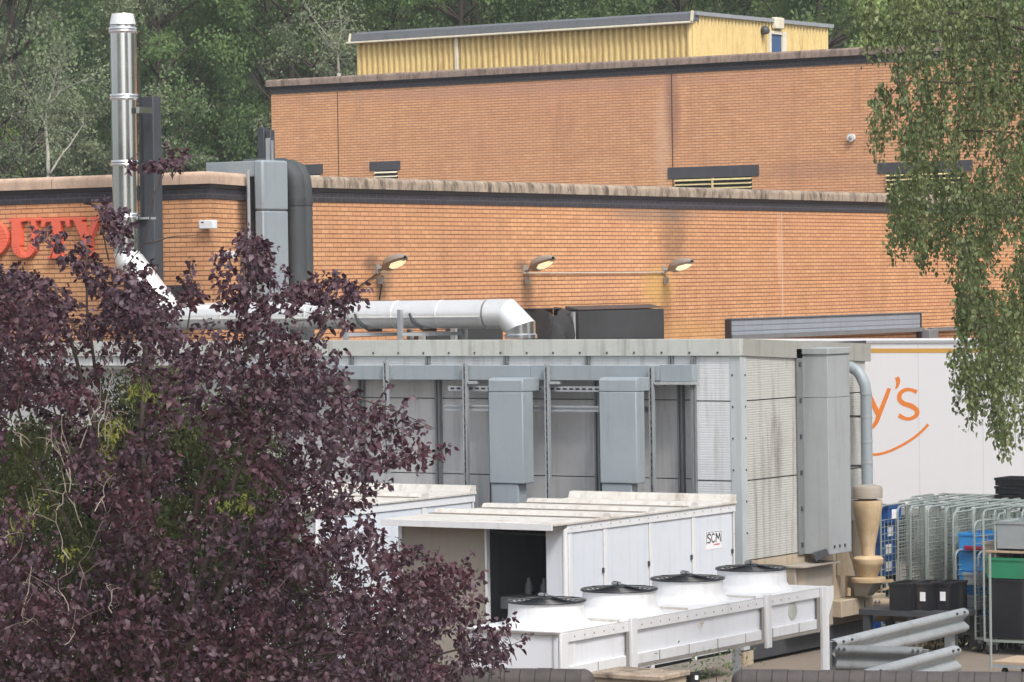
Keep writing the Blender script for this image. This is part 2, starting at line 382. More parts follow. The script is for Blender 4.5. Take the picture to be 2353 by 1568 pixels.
M['paper'] = plain('white_paper_label', (.78, .78, .80), .6)
M['ink'] = plain('black_ink', (.02, .02, .02), .6)
M['ink_red'] = plain('red_ink', (.6, .08, .08), .6)
M['board'] = worn('dusty_board', (.40, .30, .21), .85)
M['asphalt'] = worn('dusty_asphalt', (.19, .155, .125), .92, dirt=(.09, .08, .07), amount=.6, streak=0, scale=.8, var=.2, bumpy=.01)
M['soil'] = worn('hill_soil', (.03, .045, .02), .95, dirt=(.02, .02, .01), amount=.5, scale=.2)
M['bullnose'] = worn('bullnose_brick', (.072, .062, .060), .7, dirt=(.028, .026, .027), amount=.8, streak=.3, var=.3, scale=4)
M['near_brick'] = brick('near_brick', (.35, .19, .11), (.27, .14, .085), (.09, .075, .06))
M['pot'] = plain('black_pot', (.02, .02, .022), .5)
M['bark_pale'] = worn('pale_bark', (.40, .38, .33), .85, dirt=(.10, .10, .07), amount=.5, scale=2)
M['bark_dark'] = worn('dark_bark', (.06, .045, .038), .9)
M['twig'] = plain('pale_twig', (.30, .25, .21), .8)
M['grass_dry'] = leaf('dry_weed', ((.16, .15, .05), (.10, .12, .04), (.22, .18, .10)))

# ------------------------------------------------------------------ setting
def sheet(name, x0, x1, y0, y1, n, zf, mt):
    mb = MB(); vs = []; fs = []
    for j in range(n+1):
        for i in range(n+1):
            x = x0+(x1-x0)*i/n; y = y0+(y1-y0)*j/n; vs.append((x, y, zf(x, y)))
    for j in range(n):
        for i in range(n): k = j*(n+1)+i; fs.append((k, k+1, k+n+2, k+n+1))
    mb.add(vs, fs, True); return tag(mb.build(name, mt, sharp=False), kind='structure')
def hill_z(x, y):
    Y = -.545*x+.838*y; X = .838*x+.545*y
    t = max(0, Y-106); return .004 + .36*t + (.8*math.sin(X*.07+1)+.5*math.sin(Y*.11))*min(1, t/15)
sheet('ground', -700, 500, -60, 900, 8, lambda x, y: 0, M['asphalt'])
hm = MB(); hv = []; hf = []; nx, ny = 60, 60
for j in range(ny+1):
    for i in range(nx+1):
        X = -170+340*i/nx; Y = 104+200*j/ny; x = .838*X-.545*Y; y = .545*X+.838*Y; hv.append((x, y, hill_z(x, y)))
for j in range(ny):
    for i in range(nx): k = j*(nx+1)+i; hf.append((k, k+1, k+nx+2, k+nx+1))
tag(hm.add(hv, hf, True).build('hill', M['soil'], sharp=False), kind='structure')
bk = MB()                              # unseen dark banks added round the viewer, gapped to stripe the chimney's reflections
for (a0, a1, rad_, hh) in ((92, 172, 75, 24), (198, 262, 70, 26), (284, 340, 78, 22)):
    vs = []; fs = []; k = 14
    for j in range(7):
        for i in range(k+1):
            a = R(a0+(a1-a0)*i/k) + yaw; e = math.sin(math.pi*i/k)**.4; h = hh*e*(j/6)*(1+.12*math.sin(i*2.3+a0)); q = rad_+j*3.0
            vs.append((-math.sin(a)*q, math.cos(a)*q, .004+h))
    for j in range(6):
        for i in range(k): q = j*(k+1)+i; fs.append((q, q+1, q+k+2, q+k+1))
    bk.add(vs, fs, True)
tag(bk.build('reflected_banks', M['soil'], sharp=False), kind='structure')

# ------------------------------------------------------------------ lower brick building
bl = thing('brick_building', 'low orange brick building with dark brick band and stained rounded coping', 'building', (UL, VW, 0))
path = [(-62, VW), (-33.3, VW), (UL, 44.15), (UL, VU_-.005)]
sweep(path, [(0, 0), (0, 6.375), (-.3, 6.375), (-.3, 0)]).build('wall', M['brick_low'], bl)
sweep(path, [(.02, 6.377), (.02, 6.54), (-.3, 6.54), (-.3, 6.377)]).build('brick_band', M['band'], bl)
sweep(path, [(.045, 6.542), (.06, 6.602), (-.3, 6.602), (-.3, 6.542)]).build('moulded_course', M['shadow_band'], bl)
pc = rounded(-.36, .09, 6.604, 6.80, .085)
c1 = sweep(path[:3]+[(UL, 44.9)], pc).build('coping', M['coping_light'], bl)
c2 = sweep([(UL, 44.905), path[3]], pc).build('coping', M['coping_dirty'], bl); c2['label'] = 'coping streaked dark with lichen'
MB().prism([(-61.7, VW+.31), (-33.66, VW+.31), (UL-.31, 44.3), (UL-.31, VU_-.01), (-61.7, VU_-.01)], 'z', 6.1, 6.3).build('roof', M['roof'], bl)
B((UL, sv(1796, 560), 1.5), (UL+.004, sv(1796, 560)+.02, 6.38)).build('movement_joint', M['conduit'], bl)

# ------------------------------------------------------------------ tall block behind
bh = thing('brick_building', 'tall orange brick block with dark band rising behind the lower brick building', 'building', (-60, VU_, 0))
uc_ = UV(624, 300, VU_)
pathU = [(uc_, 110), (uc_, VU_), (-8, VU_)]
sweep(pathU, [(0, 0), (0, 10.56), (-.35, 10.56), (-.35, 0)]).build('wall', M['brick_high'], bh)
sweep(pathU, [(.02, 10.562), (.02, 10.72), (-.3, 10.72), (-.3, 10.562)]).build('brick_band', M['band'], bh)
sweep(pathU, [(.05, 10.722), (.06, 10.778), (-.3, 10.778), (-.3, 10.722)]).build('moulded_course', M['shadow_band'], bh)
sweep(pathU, rounded(-.4, .11, 10.78, 10.985, .07)).build('coping', M['coping_grey'], bh)
B((uc_+.36, VU_+.36, 10.1), (-8, 109, 10.3)).build('roof', M['roof'], bh)
for xj in (776, 1544):
    u = UV(xj, 250, VU_); B((u-.012, VU_-.004, 6), (u+.012, VU_, 10.55)).build('movement_joint', M['cable'], bh)
def louvre(x0, x1, yt, ym, lx0, lx1, yb, split=False):
    xm = (x0+x1)/2; u0, u1 = UV(x0, yt, VU_), UV(x1, yt, VU_); z1 = UZ(xm, yt, VU_); z0 = UZ(xm, ym, VU_)
    l = B((u0, VU_-.025, z0), (u1, VU_, z1)).build('lintel', M['slate'], bh)
    a, b = UV(lx0, ym, VU_), UV(lx1, ym, VU_); zb = UZ(xm, yb, VU_)-.8
    v = B((a, VU_-.004, zb), (b, VU_, z0)).build('louvre_vent', M['black'], bh)
    mb = MB(); k = int((z0-zb)/.115)
    for i in range(k):
        z = z0-.06-i*.115
        mb.add([(a, VU_-.075, z-.022), (b, VU_-.075, z-.022), (b, VU_-.005, z+.012), (a, VU_-.005, z+.012),
                (a, VU_-.075, z-.006), (b, VU_-.075, z-.006), (b, VU_-.005, z+.028), (a, VU_-.005, z+.028)],
               [(0, 1, 2, 3), (7, 6, 5, 4), (0, 4, 5, 1), (1, 5, 6, 2), (2, 6, 7, 3), (3, 7, 4, 0)])
    if split: mb.box(((a+b)/2-.02, VU_-.085, zb), ((a+b)/2+.02, VU_-.01, z0-.02))
    mb.build('slat', M['cream'] if x1 < 1000 else M['slat_yellow'], v)
louvre(850, 920, 371, 392, 862, 914, 410)
louvre(1535, 1744, 382, 408, 1552, 1728, 434, True)
louvre(2017, 2235, 371, 396, 2037, 2216, 446)
louvre(690, 742, 378, 401, 700, 736, 404)

# yellow clad room on the roof of the tall block
vy = 86.0
ry = thing('rooftop_plant_room', 'yellow corrugated metal plant room on the roof of the tall brick block', 'plant room', (-55, vy, 10.3))
ya, yb_ = UV(820, 120, vy), UV(1592, 100, vy); ve = 94.3; ztop = UZ(1592, 50, vy)
def corrug(p, q, z0, z1, pitch, depth, nrm):
    p = Vector(p); q = Vector(q); L = (q-p).length; d = (q-p)/L; nn = Vector(nrm); k = int(L/pitch); mb = MB(); vs = []; fs = []
    prof = [(0, 0), (.28, 0), (.42, 1), (.72, 1), (.86, 0)]
    pts = []
    for i in range(k):
        for (a, b) in prof: pts.append(p+d*((i+a)*pitch)+nn*(b*depth))
    pts.append(p+d*(k*pitch))
    for (z) in (z0, z1):
        for c in pts: vs.append((c.x, c.y, z))
    n = len(pts)
    for i in range(n-1): fs.append((i, i+1, n+i+1, n+i))
    back = [p-nn*.06, q-nn*.06]; b0 = len(vs)
    for z in (z0, z1):
        for c in back: vs.append((c.x, c.y, z))
    fs += [(b0, b0+2, b0+3, b0+1)]
    return mb.add(vs, fs)
corrug((ya, vy), (yb_, vy), 10.3, ztop+.05, .2, .10, (0, -1)).build('corrugated_wall', M['yellow'], ry)
corrug((yb_, vy), (yb_, ve), 10.3, ztop+.25, .2, .07, (1, 0)).build('corrugated_wall', M['yellow'], ry)
zf = UZ(1592, 34, vy)
MB().prism([(vy-.18, ztop+.02), (vy-.14, zf+.03), (vy+.25, zf+.12), (vy+.25, ztop+.02)], 'x', ya-.1, yb_+.08).build('fascia', M['dkgrey'], ry)
MB().box((ya-.2, vy-.3, ztop-.06), (yb_+.06, vy-.05, ztop+.0)).build('gutter', M['cream'], ry, bevel=.015)
MB().bar((ya-.13, vy-.21, ztop), (ya-.13, vy-.15, zf+.06), .05).build('fascia_end_cap', M['cream'], ry)
MB().bar((yb_+.09, vy-.21, ztop), (yb_+.09, vy-.15, zf+.1), .07).build('fascia_end_cap', M['cream'], ry)
ud = UV(1054, 120, vy); MB().box((ud-.06, vy-.15, 10.3), (ud+.06, vy-.065, ztop-.06)).build('downpipe', M['cream'], ry, bevel=.02)
zr1 = ZU(1900, 62, yb_)
MB().add([(ya, vy+.25, zf+.1), (yb_, vy+.25, zf+.1), (yb_, ve, zr1), (ya, ve, zr1), (ya, vy+.25, zf-.1), (yb_, vy+.25, zf-.1), (yb_, ve, zr1-.2), (ya, ve, zr1-.2)],
         [(0, 1, 2, 3), (7, 6, 5, 4), (0, 4, 5, 1), (1, 5, 6, 2), (2, 6, 7, 3), (3, 7, 4, 0)]).build('roof', M['dkgrey'], ry)
MB().bar((yb_+.1, vy+.0, zf+.04), (yb_+.1, ve+.1, zr1+.02), .08, .11).build('verge_trim', M['zinc'], ry)
dv0, dv1 = VU(1766, 100, yb_), VU(1790, 100, yb_); zd = ZU(1778, 80, yb_)
dd = B((yb_+.05, dv0, 10.3), (yb_+.075, dv1, zd)).build('door', M['blue_door'], ry)
MB().box((yb_+.04, dv0-.14, 10.3), (yb_+.11, dv0-.01, zd+.1)).box((yb_+.04, dv1+.01, 10.3), (yb_+.11, dv1+.3, zd+.1)).box((yb_+.04, dv0-.01, zd+.002), (yb_+.115, dv1+.01, zd+.1)).build('frame', M['cream'], dd)
B((yb_+.05, dv0+.1, zd+.16), (yb_+.2, dv1+.0, zd+.5)).build('lamp_box', M['cream'], ry, bevel=.03)
vl = VU(1747, 75, yb_); MB().lathe((yb_+.16, vl, ZU(1747, 80, yb_)), [(.05, -.0), (.13, .03), (.15, .12), (.1, .22), (.02, .26)], 12).build('wall_lamp', M['dark_steel'], ry)
vc = VU(1893, 100, yb_)
cc = MB().tube([(yb_+.02, vc, 10.5), (yb_+.22, vc, 10.5), (yb_+.22, vc, 11.0)], .03).tube([(yb_+.22, vc, 11.0), (yb_+.45, vc-.25, 10.9)], .08).build('security_camera', M['dark_steel'], ry)
B((yb_+.05, ve-.25, zr1-1.6), (yb_+.3, ve-.02, zr1-.9)).build('junction_box', M['cream'], ry, bevel=.02)

uo = UV(1958, 317, VU_); zo = UZ(1958, 317, VU_)
cam1 = thing('security_camera', 'small round white security camera on the tall brick wall', 'camera', (uo, VU_, zo))
MB().tube([(uo, VU_, zo), (uo, VU_-.1, zo)], .105, 20).build('mounting_disc', M['white'], cam1)
MB().tube([(uo, VU_-.1, zo-.01), (uo, VU_-.15, zo-.02)], [.055, .035], 14).build('lens_dome', M['lamp_body'], cam1)

# red letters on the sign wall
sg = thing('wall_sign', 'red raised capital letters on the brick wall at left', 'sign', (UV(100, 550, VW), VW-.12, UZ(100, 550, VW)))
def letter(polys, nm='letter'):
    mb = MB()
    for po in polys:
        pts = [(UV(x, y, VW), UZ(x, y, VW)) for x, y in po]
        A = sum(pts[i][0]*pts[(i+1) % len(pts)][1]-pts[(i+1) % len(pts)][0]*pts[i][1] for i in range(len(pts)))
        if A < 0: pts = pts[::-1]
        mb.prism(pts, 'y', VW-.10, VW)
    return mb.build(nm, M['red'], sg, bevel=.008)
def arcring(cx, cy, ro, so, ri, si, a0, a1, n=14):
    o = [(cx+ro*math.cos(R(a0+(a1-a0)*i/n)), cy+so*math.sin(R(a0+(a1-a0)*i/n))) for i in range(n+1)]
    q = [(cx+ri*math.cos(R(a0+(a1-a0)*i/n)), cy+si*math.sin(R(a0+(a1-a0)*i/n))) for i in range(n+1)]
    return [[o[i], o[i+1], q[i+1], q[i]] for i in range(n)]
letter([[(-52, 502), (-30, 502), (-30, 597), (-52, 597)], [(-64, 502), (-52, 502), (-52, 509), (-64, 509)], [(-64, 590), (-52, 590), (-52, 597), (-64, 597)]] +
       arcring(-30, 549.5, 57, 47.5, 33, 37, -90, 90, 16))
letter([[(28, 503), (66, 502), (66, 509), (56, 511), (56, 565), (35, 566), (35, 511), (28, 510)]] + arcring(63, 563, 28, 31, 9, 20, 0, 180, 12) +
       [[(72, 502), (98, 501), (98, 508), (91, 509), (91, 563), (80, 563), (80, 509), (72, 509)]])
letter([[(104, 502), (168, 500), (168, 522), (161, 522), (158, 509), (147, 509), (147, 586), (156, 588), (156, 594), (118, 595), (118, 589), (126, 587), (126, 510), (114, 511), (110, 523), (104, 523)]])
letter([[(170, 500), (201, 499), (201, 506), (196, 507), (209, 537), (222, 507), (217, 506), (217, 499), (241, 498), (241, 505), (235, 506), (217, 549), (217, 585), (225, 586), (225, 592), (188, 593), (188, 587), (196, 586), (196, 550), (177, 507), (170, 507)]])

# white boxes and clips on the sign wall
for (x0, y0, x1, y1, lb) in ((467, 507, 500, 527, 'white alarm box on the sign wall left of the tall grey duct'), (513, 578, 540, 596, 'white box low on the sign wall partly behind purple leaves')):
    a = thing('alarm_box', lb, 'box', (UV(x0, y0, VW), VW, UZ(x0, y0, VW)))
    B((UV(x0, y0, VW), VW-.12, UZ(x0, y1, VW)), (UV(x1, y0, VW), VW, UZ(x0, y0, VW))).build('housing', M['white'], a, bevel=.015)
    B((UV(x0+6, y0, VW), VW-.124, UZ(x0, y0+6, VW)), (UV(x0+12, y0, VW), VW-.12, UZ(x0, y0+3, VW))).build('indicator', M['ink'], a)
# dark vents low on the sign wall
for (x0, y0, x1, y1, lb) in ((392, 697, 425, 712, 'small dark vent box above the silver duct bend'), (384, 656, 462, 700, 'dark rectangular opening in brick beside silver duct bend'), (398, 690, 470, 706, 'flat dark box under the opening on the sign wall')):
    pass
a = thing('wall_vent', 'dark rectangular vent in the brick wall beside the sloping silver duct', 'vent', (UV(420, 690, VW), VW, UZ(420, 700, VW)))
B((UV(382, 690, VW), VW-.06, UZ(420, 690, VW)), (UV(440, 690, VW), VW, UZ(420, 656, VW))).build('housing', M['black_cloth'], a, bevel=.01)
B((UV(392, 690, VW), VW-.22, UZ(420, 716, VW)), (UV(470, 690, VW), VW, UZ(420, 696, VW))).build('hood', M['dark_steel'], a, bevel=.01)

# ------------------------------------------------------------------ services on the long wall
# tall grey duct that comes over the parapet and drops down the wall
td = thing('ventilation_duct', 'tall blue-grey rectangular duct bending over the brick parapet', 'duct', (UL+.3, 44.5, 4))
uf = -33.38; v0 = VU(605, 500, uf); v1 = VU(664, 500, uf); zt = ZU(640, 369, uf); u0 = UV(583, 450, v0); zs = ZU(640, 485, uf)
MB().box((u0, v0, zs+.006), (uf, v1, zt)).build('upper_casing', M['duct_blue'], td, bevel=.035)
MB().box((u0+.01, v0+.008, 3.9), (uf-.008, v1-.008, zs)).build('lower_casing', M['duct_blue'], td, bevel=.02)
ue = UV(473, 384, v0+.02)
MB().box((ue, v0+.02, zt-.26), (u0+.02, v1-.1, zt-.01)).build('horizontal_casing', M['duct_blue'], td, bevel=.01)
MB().box((UV(585, 380, v0), v0+.3, zt-.02), (UV(592, 380, v0), v0+.34, zt+.36)).box((UV(597, 380, v0), v0+.3, zt-.02), (UV(600, 380, v0), v0+.34, zt+.32)).build('hanger_rod', M['zinc'], td)
dk = B((UV(566, 450, 44.2), 44.2, 3.9), (UV(584, 450, 44.2), 44.5, ZU(575, 396, UL))).build('gap_shade_block', M['black_cloth'], td)  # dark box put in for the shade in the gap beside the duct
MB().tube([(UV(571, 450, 44.0), 44.0, 3.9), (UV(571, 450, 44.0), 44.0, ZU(571, 392, UL))], .028, 8).build('conduit', M['zinc'], td)
# black lagged pipes beside it
for i, (xa, xb, top, lb) in enumerate(((668, 693, 362, 'nearer black lagged pipe bending over the parapet next to the grey duct'), (690, 711, 366, 'outer black lagged pipe, last of the pair beside the grey duct'))):
    uu = -33.55+.02*i; va, vb = VU(xa, 500, uu), VU(xb, 500, uu); rr = (vb-va)/2; vm = (va+vb)/2; zt2 = ZU((xa+xb)/2, top, uu)-rr
    p = thing('lagged_pipe', lb, 'pipe', (uu, vm, 4), 'black lagged pipes on the long brick wall')
    pts = [(uu, vm, 3.9), (uu, vm, zt2-.34), (uu-.02, vm, zt2-.2), (uu-.09, vm, zt2-.06), (uu-.24, vm, zt2), (uu-1.0, vm, zt2+.0)]
    MB().tube(pts, rr*1.02, 16).build('pipe', M['pipe_black'], p)
    MB().tube([(uu, vm, zs+.1), (uu, vm, zs+.2)], rr*1.1, 16).build('band_clip', M['dark_steel'], p)
p = thing('flue_pipe', 'pair of slim dark posts standing behind the top of the grey duct', 'flue', (UV(600, 350, 46), 46, 6.3))
for (xa, xb, yt) in ((592, 607, 294), (611, 622, 300)):
    a, b = UV(xa, 350, 46), UV(xb, 350, 46); B((a, 46, 6.3), (b, 46.12, UZ(600, yt, 46))).build('post', M['mast'], p, bevel=.01)
x = on_v(735, 392, 50)
# small grey unit on roof right of the pipes
# wall lamps
def wall_lamp(xb, yb, xt, yt, label, lit=1):
    vb_ = VU(xb, yb, UL); zb = ZU(xb, yb, UL); P0 = Vector((UL, vb_, zb))
    L = thing('wall_lamp', label, 'lamp', P0, 'street lantern heads bracketed off the long wall')
    # head leans out from the wall and along it
    tip = on_u(xt, yt, UL+.95); st = P0 + Vector((.14, .05, .02)); d = (tip-st); Ln = d.length; d.normalize()
    side = d.cross(zz).normalized(); upn = side.cross(d).normalized()
    rings = [(0, .05, .05, .04), (.08, .09, .09, .07), (.25, .14, .14, .10), (.5, .16, .14, .07), (.78, .13, .10, .04), (.95, .08, .06, .03), (1.02, .03, .03, .02)]
    mb = MB(); vs = []; n = 12
    for (t, wd, hu, hd) in rings:
        c = st + d*(Ln*t)
        for j in range(n):
            a = 2*math.pi*j/n; s_, q = math.cos(a), math.sin(a)
            vs.append(c + side*(wd*s_) + upn*((hu if q > 0 else hd)*q))
    fs = [(i*n+j, i*n+(j+1) % n, (i+1)*n+(j+1) % n, (i+1)*n+j) for i in range(len(rings)-1) for j in range(n)]
    mb.add(vs, fs, True)
    mb.build('lamp_housing', M['lamp_body'], L)
    lens = MB(); vs = []
    for (t, wd, q) in [(.30, .05, .04), (.42, .10, .06), (.6, .115, .055), (.82, .08, .03), (.93, .04, .012)]:
        c = st + d*(Ln*t)
        for j in range(7):
            a = math.pi*j/6; vs.append(c + side*(wd*math.cos(a)) - upn*(.035+q*math.sin(a)))
    lens.add(vs, [(i*7+j, i*7+j+1, (i+1)*7+j+1, (i+1)*7+j) for i in range(4) for j in range(6)], True)
    lens.build('lens', M['lens'], L)
    MB().tube([P0, P0+Vector((.09, .02, 0)), st+d*.1], .035, 8).box((UL, vb_-.05, zb-.08), (UL+.03, vb_+.05, zb+.08)).build('bracket', M['lamp_body'], L)
    MB().box((UL+.03, vb_-.03, zb-.26), (UL+.09, vb_+.05, zb-.14)).build('junction_box', M['lamp_body'], L)
    return L
wall_lamp(866, 618, 930, 592, 'lit lantern on the brick wall, leftmost, above the silver duct')
wall_lamp(1204, 620, 1270, 594, 'lit lantern in the middle of the wall at the left end of the pale conduit')
wall_lamp(1524, 621, 1589, 601, 'lit lantern on the wall at the right end of the pale conduit')
cd = MB().tube([on_u(1204, 628, UL+.03), on_u(1524, 626, UL+.03)], .014, 6).build('conduit', M['conduit'])
tag(cd, 'thin pale conduit running along the brick wall between two lanterns', 'conduit')
ca = MB().tube([on_u(866, 630, UL+.02), on_u(840, 648, UL+.03), on_u(800, 678, UL+.02)], .013, 5).tube([on_u(880, 634, UL+.02), on_u(877, 660, UL+.02), on_u(872, 690, UL+.02)], .012, 5).build('cable', M['cable'])
tag(ca, 'loose dark cables trailing down the brick wall from the leftmost lantern', 'cable')

# black hooded boxes low on the wall
def wallbox(x0, x1, y0, depth, mt, par, nm='casing', zb=3.4, bev=.02):
    a, b = VU(x0, y0, UL+depth), VU(x1, y0, UL+depth); z = ZU((x0+x1)/2, y0, UL+depth)
    return B((UL, a, zb), (UL+depth, b, z)).build(nm, mt, par, bevel=bev)
hb = thing('vent_hood', 'large black vent box on the brick wall above the white trailer roof edge', 'vent', (UL, sv(1430, 740), 3.5))
wallbox(1331, 1526, 712, .3, M['black_cloth'], hb, bev=.015)
a, b = VU(1331, 712, UL+.3), VU(1526, 712, UL+.3); z = ZU(1428, 711, UL+.3)
mb = MB(); mb.add([(UL, a, z+.01), (UL+.31, a, z+.01), (UL+.31, b, z+.01), (UL, b, z+.01), (UL, a, z+.08), (UL, b, z+.08)], [(0, 3, 2, 1), (1, 2, 5, 4), (0, 1, 4), (2, 3, 5), (3, 0, 4, 5)])
mb.build('sloping_top', M['dark_steel'], hb)
hf = thing('fabric_cover', 'crumpled black fabric cover hanging beside the large black vent box', 'cover', (UL, sv(1290, 740), 3.5))
random.seed(3); vs = []; a, b = VU(1254, 712, UL+.5), VU(1324, 712, UL+.5); nu, nw = 18, 14; zt3 = ZU(1290, 708, UL+.5)
for j in range(nw+1):
    for i in range(nu+1):
        t = i/nu; s_ = j/nw; sag = -.12*math.sin(math.pi*t)*(1-s_)**2 + .03*math.sin(9*t)
        o = .42+.07*math.sin(11*t+4*s_)+.05*math.sin(23*t-5*s_)+.08*math.sin(math.pi*s_)+random.uniform(-.012, .012)
        if j == 0: o -= .18
        if i in (0, nu): o = .02
        vs.append((UL+o, a+(b-a)*t, 3.5+(zt3-3.5)*(1-s_)+sag))
MB().add(vs, [(j*(nu+1)+i, (j+1)*(nu+1)+i, (j+1)*(nu+1)+i+1, j*(nu+1)+i+1) for j in range(nw) for i in range(nu)], True).add([(UL, a, zt3), (UL, b, zt3), (UL+.25, b, zt3-.02), (UL+.25, a, zt3-.02)], [(0, 1, 2, 3)]).build('fabric', M['black_cloth'], hf)
MB().box((UL+.35, b+.03, 3.5), (UL+.42, b+.1, zt3-.08)).build('frame_post', M['zinc'], hf)
for (x0, x1, y0, lb) in ((1056, 1156, 752, 'dark vent box half hidden under the elbow of the silver duct'), (983, 1040, 762, 'small dark vent box behind the duct supports')):
    h2 = thing('vent_hood', lb, 'vent', (UL, sv(x0, y0), 3.5)); wallbox(x0, x1, y0, .3, M['black_cloth'], h2)
    aa = VU(x0-8, y0, UL+.4); MB().box((UL+.3, aa-.03, 3.5), (UL+.4, aa+.04, ZU(x0, y0+2, UL+.4))).build('frame_post', M['zinc'], h2)

# shutter box over the loading door
sh = thing('roller_shutter', 'long grey slatted roller shutter housing on the right of the brick wall', 'shutter', (UL, sv(1900, 750), 3))
a, b = sv(1669, 755), sv(2112, 740); zt_ = ZU(1669, 735, UL); zb_ = ZU(1669, 771, UL)
zt2 = ZU(2112, 724, UL); 
B((UL, a, zb_), (UL+.10, b-.15, (zt_+zt2)/2+.02)).build('slat_panel', M['shutter'], sh)
B((UL, a-.06, zb_-.4), (UL+.12, a, zt_+.0)).build('side_guide', M['cable'], sh); B((UL, b-.15, zb_-.4), (UL+.12, b-.11, zt_+.0)).build('side_guide', M['cable'], sh)
MB().box((UL, a, (zt_+zt2)/2+.025), (UL+.13, b, (zt_+zt2)/2+.045)).build('top_rail', M['mullion'], sh)
MB().box((UL, a, zb_-.09), (UL+.14, b, zb_-.004)).build('bottom_rail', M['mullion'], sh)
B((UL, b-.1, zb_-.5), (UL+.3, b+.35, zb_-.05)).build('motor_box', M['mullion'], sh, bevel=.02)
q1 = thing('door_seal', 'dark dock cushion and rail on the brick wall right of the roller shutter', 'rail', (UL, b+2, zb_))
B((UL, b+.4, zb_-.1), (UL+.12, b+5, zb_-.02)).build('rail', M['mullion'], q1)

# ------------------------------------------------------------------ steel chimney, mast and duct
VC = 41.5
ch = thing('steel_chimney', 'polished steel chimney with ringed joints and pale cone top', 'chimney', (UV(304, 560, VC), VC, 4.2))
uch = UV(286.5, 300, VC); rch = .205
def cz(y): return UZ(286, y, VC)
uch_b = UV(290, 500, VC); uch = UV(286, 300, VC)
MB().lathe((uch, VC, 0), [(rch*1.0, cz(57)), (rch*.83, cz(34)), (rch*.8, cz(32)), (rch*.7, cz(34)), (rch*.7, cz(45))], 40, cap=True).build('cone_cap', M['foil'], ch)
js = [70, 224, 376, 497]
ys = [57] + js + [585]
for i in range(len(ys)-1):
    MB().lathe((uch, VC, 0), [(rch, cz(ys[i+1])+.012), (rch, cz(ys[i])-.012)], 48).build('flue_section', M['chrome'], ch)
for y in js:
    z = cz(y); MB().lathe((uch, VC, 0), [(rch-.01, z-.05), (rch+.014, z-.045), (rch+.02, z-.02), (rch+.008, z-.0), (rch+.02, z+.02), (rch+.014, z+.045), (rch-.01, z+.05)], 48, cap=False).build('joint_ring', M['chrome'], ch)
B((UV(323, 240, VC), VC-.03, cz(262)), (UV(316, 240, VC), VC+.3, cz(248))).build('bracket', M['chrome'], ch)
# dark mast
ms = thing('support_mast', 'charcoal steel mast standing just right of the polished chimney', 'mast', (UV(336, 400, 41.9), 41.9, 4.2))
def mz(y): return UZ(336, y, 41.9)
MB().box((UV(330, 400, 41.9), 41.9, 4.15), (UV(354, 400, 41.9), 42.1, mz(222))).build('front_flange', M['mast'], ms, bevel=.01)
MB().box((UV(319, 400, 41.95), 41.97, 4.15), (UV(330, 400, 41.95), 42.08, mz(222))).build('web', M['dark_steel'], ms)
MB().box((UV(318, 500, 41.8), 41.75, mz(610)), (UV(359, 500, 41.8), 41.89, mz(505))).build('gusset', M['mast'], ms, bevel=.01)
MB().box((UV(315, 500, 41.8), 41.7, mz(505)), (UV(350, 500, 41.8), 41.89, mz(500))).build('clamp', M['zinc'], ms); MB().box((UV(243, 500, 41.8), 41.7, mz(508)), (UV(262, 500, 41.8), 41.89, mz(500))).build('clamp', M['zinc'], ms)
# aluminium-clad duct: from the chimney foot down the slope, along the roof, elbow into the roof
sd_ = thing('silver_duct', 'bright aluminium-clad round duct sloping down then running along the roof to an elbow', 'duct', (UV(900, 740, VC), VC, 4.2))
pA = Vector((uch, VC, cz(587))); pB = on_v(396, 728, VC); pC = on_v(1162, 719, VC); pD = on_v(1194, 752, VC)
rd = .205
pC = Vector((pC.x, VC, pB.z)) if abs(pC.z-pB.z) < .25 else pC
MB().tube([pA+Vector((0, 0, .05)), pA+Vector((.05, 0, -.12)), pA+(pB-pA)*.12], rd, 28).build('bend', M['foil'], sd_)
MB().tube([pA+(pB-pA)*.12, pB-(pB-pA)*.09], rd, 28).build('sloping_section', M['foil'], sd_)
MB().tube([pB-(pB-pA)*.09, pB+(pC-pB)*.004, pB+(pC-pB)*.05], rd+.004, 28).build('bend', M['foil'], sd_)
nn = 7
for i in range(nn):
    a = pB+(pC-pB)*(.05+.90*i/nn); b = pB+(pC-pB)*(.05+.90*(i+1)/nn)
    MB().tube([a, b-(b-a)*.01], rd, 28).box((a.x, VC-rd-.012, a.z-.045), (b.x, VC-rd*.96, a.z-.03)).build('straight_section', M['foil'], sd_)
    MB().tube([b-(b-a)*.022, b], rd+.008, 28).build('joint_band', M['foil'], sd_)
e0 = pB+(pC-pB)*.955; e3 = Vector((pD.x+.02, VC, 4.2))
k1 = Vector((pC.x+.02, VC, pC.z)); k2 = Vector((e3.x, VC, pC.z-(e3.x-k1.x)*.85))
n28 = 28; rr_ = rd+.006
def mitre(cx_, cz_, tx, ox):            # ring of the elbow cut on a slant
    return [(cx_+ox*math.cos(2*math.pi*j/n28), VC+rr_*math.sin(2*math.pi*j/n28), cz_+tx*math.cos(2*math.pi*j/n28)) for j in range(n28)]
ra = mitre(e0.x, e0.z, rr_, 0); rb = mitre(k1.x, k1.z, rr_, rr_*.42); rcx = mitre(k2.x, k2.z, rr_*.42, rr_)
fq = [(j, (j+1) % n28, n28+(j+1) % n28, n28+j) for j in range(n28)]
MB().add(ra+rb, fq, True).build('elbow_segment', M['foil'], sd_); MB().add(rb+rcx, fq, True).build('elbow_segment', M['foil'], sd_)
re_ = [(e3.x+rr_*math.cos(2*math.pi*j/n28), VC+rr_*math.sin(2*math.pi*j/n28), 4.2) for j in range(n28)]
MB().add(rcx+re_, fq, True).build('drop_section', M['chrome'], sd_)
MB().lathe((e3.x, VC, 4.2), [(rd+.03, .0), (rd+.03, .05), (rd+.01, .07)], 28).build('collar', M['chrome'], sd_)
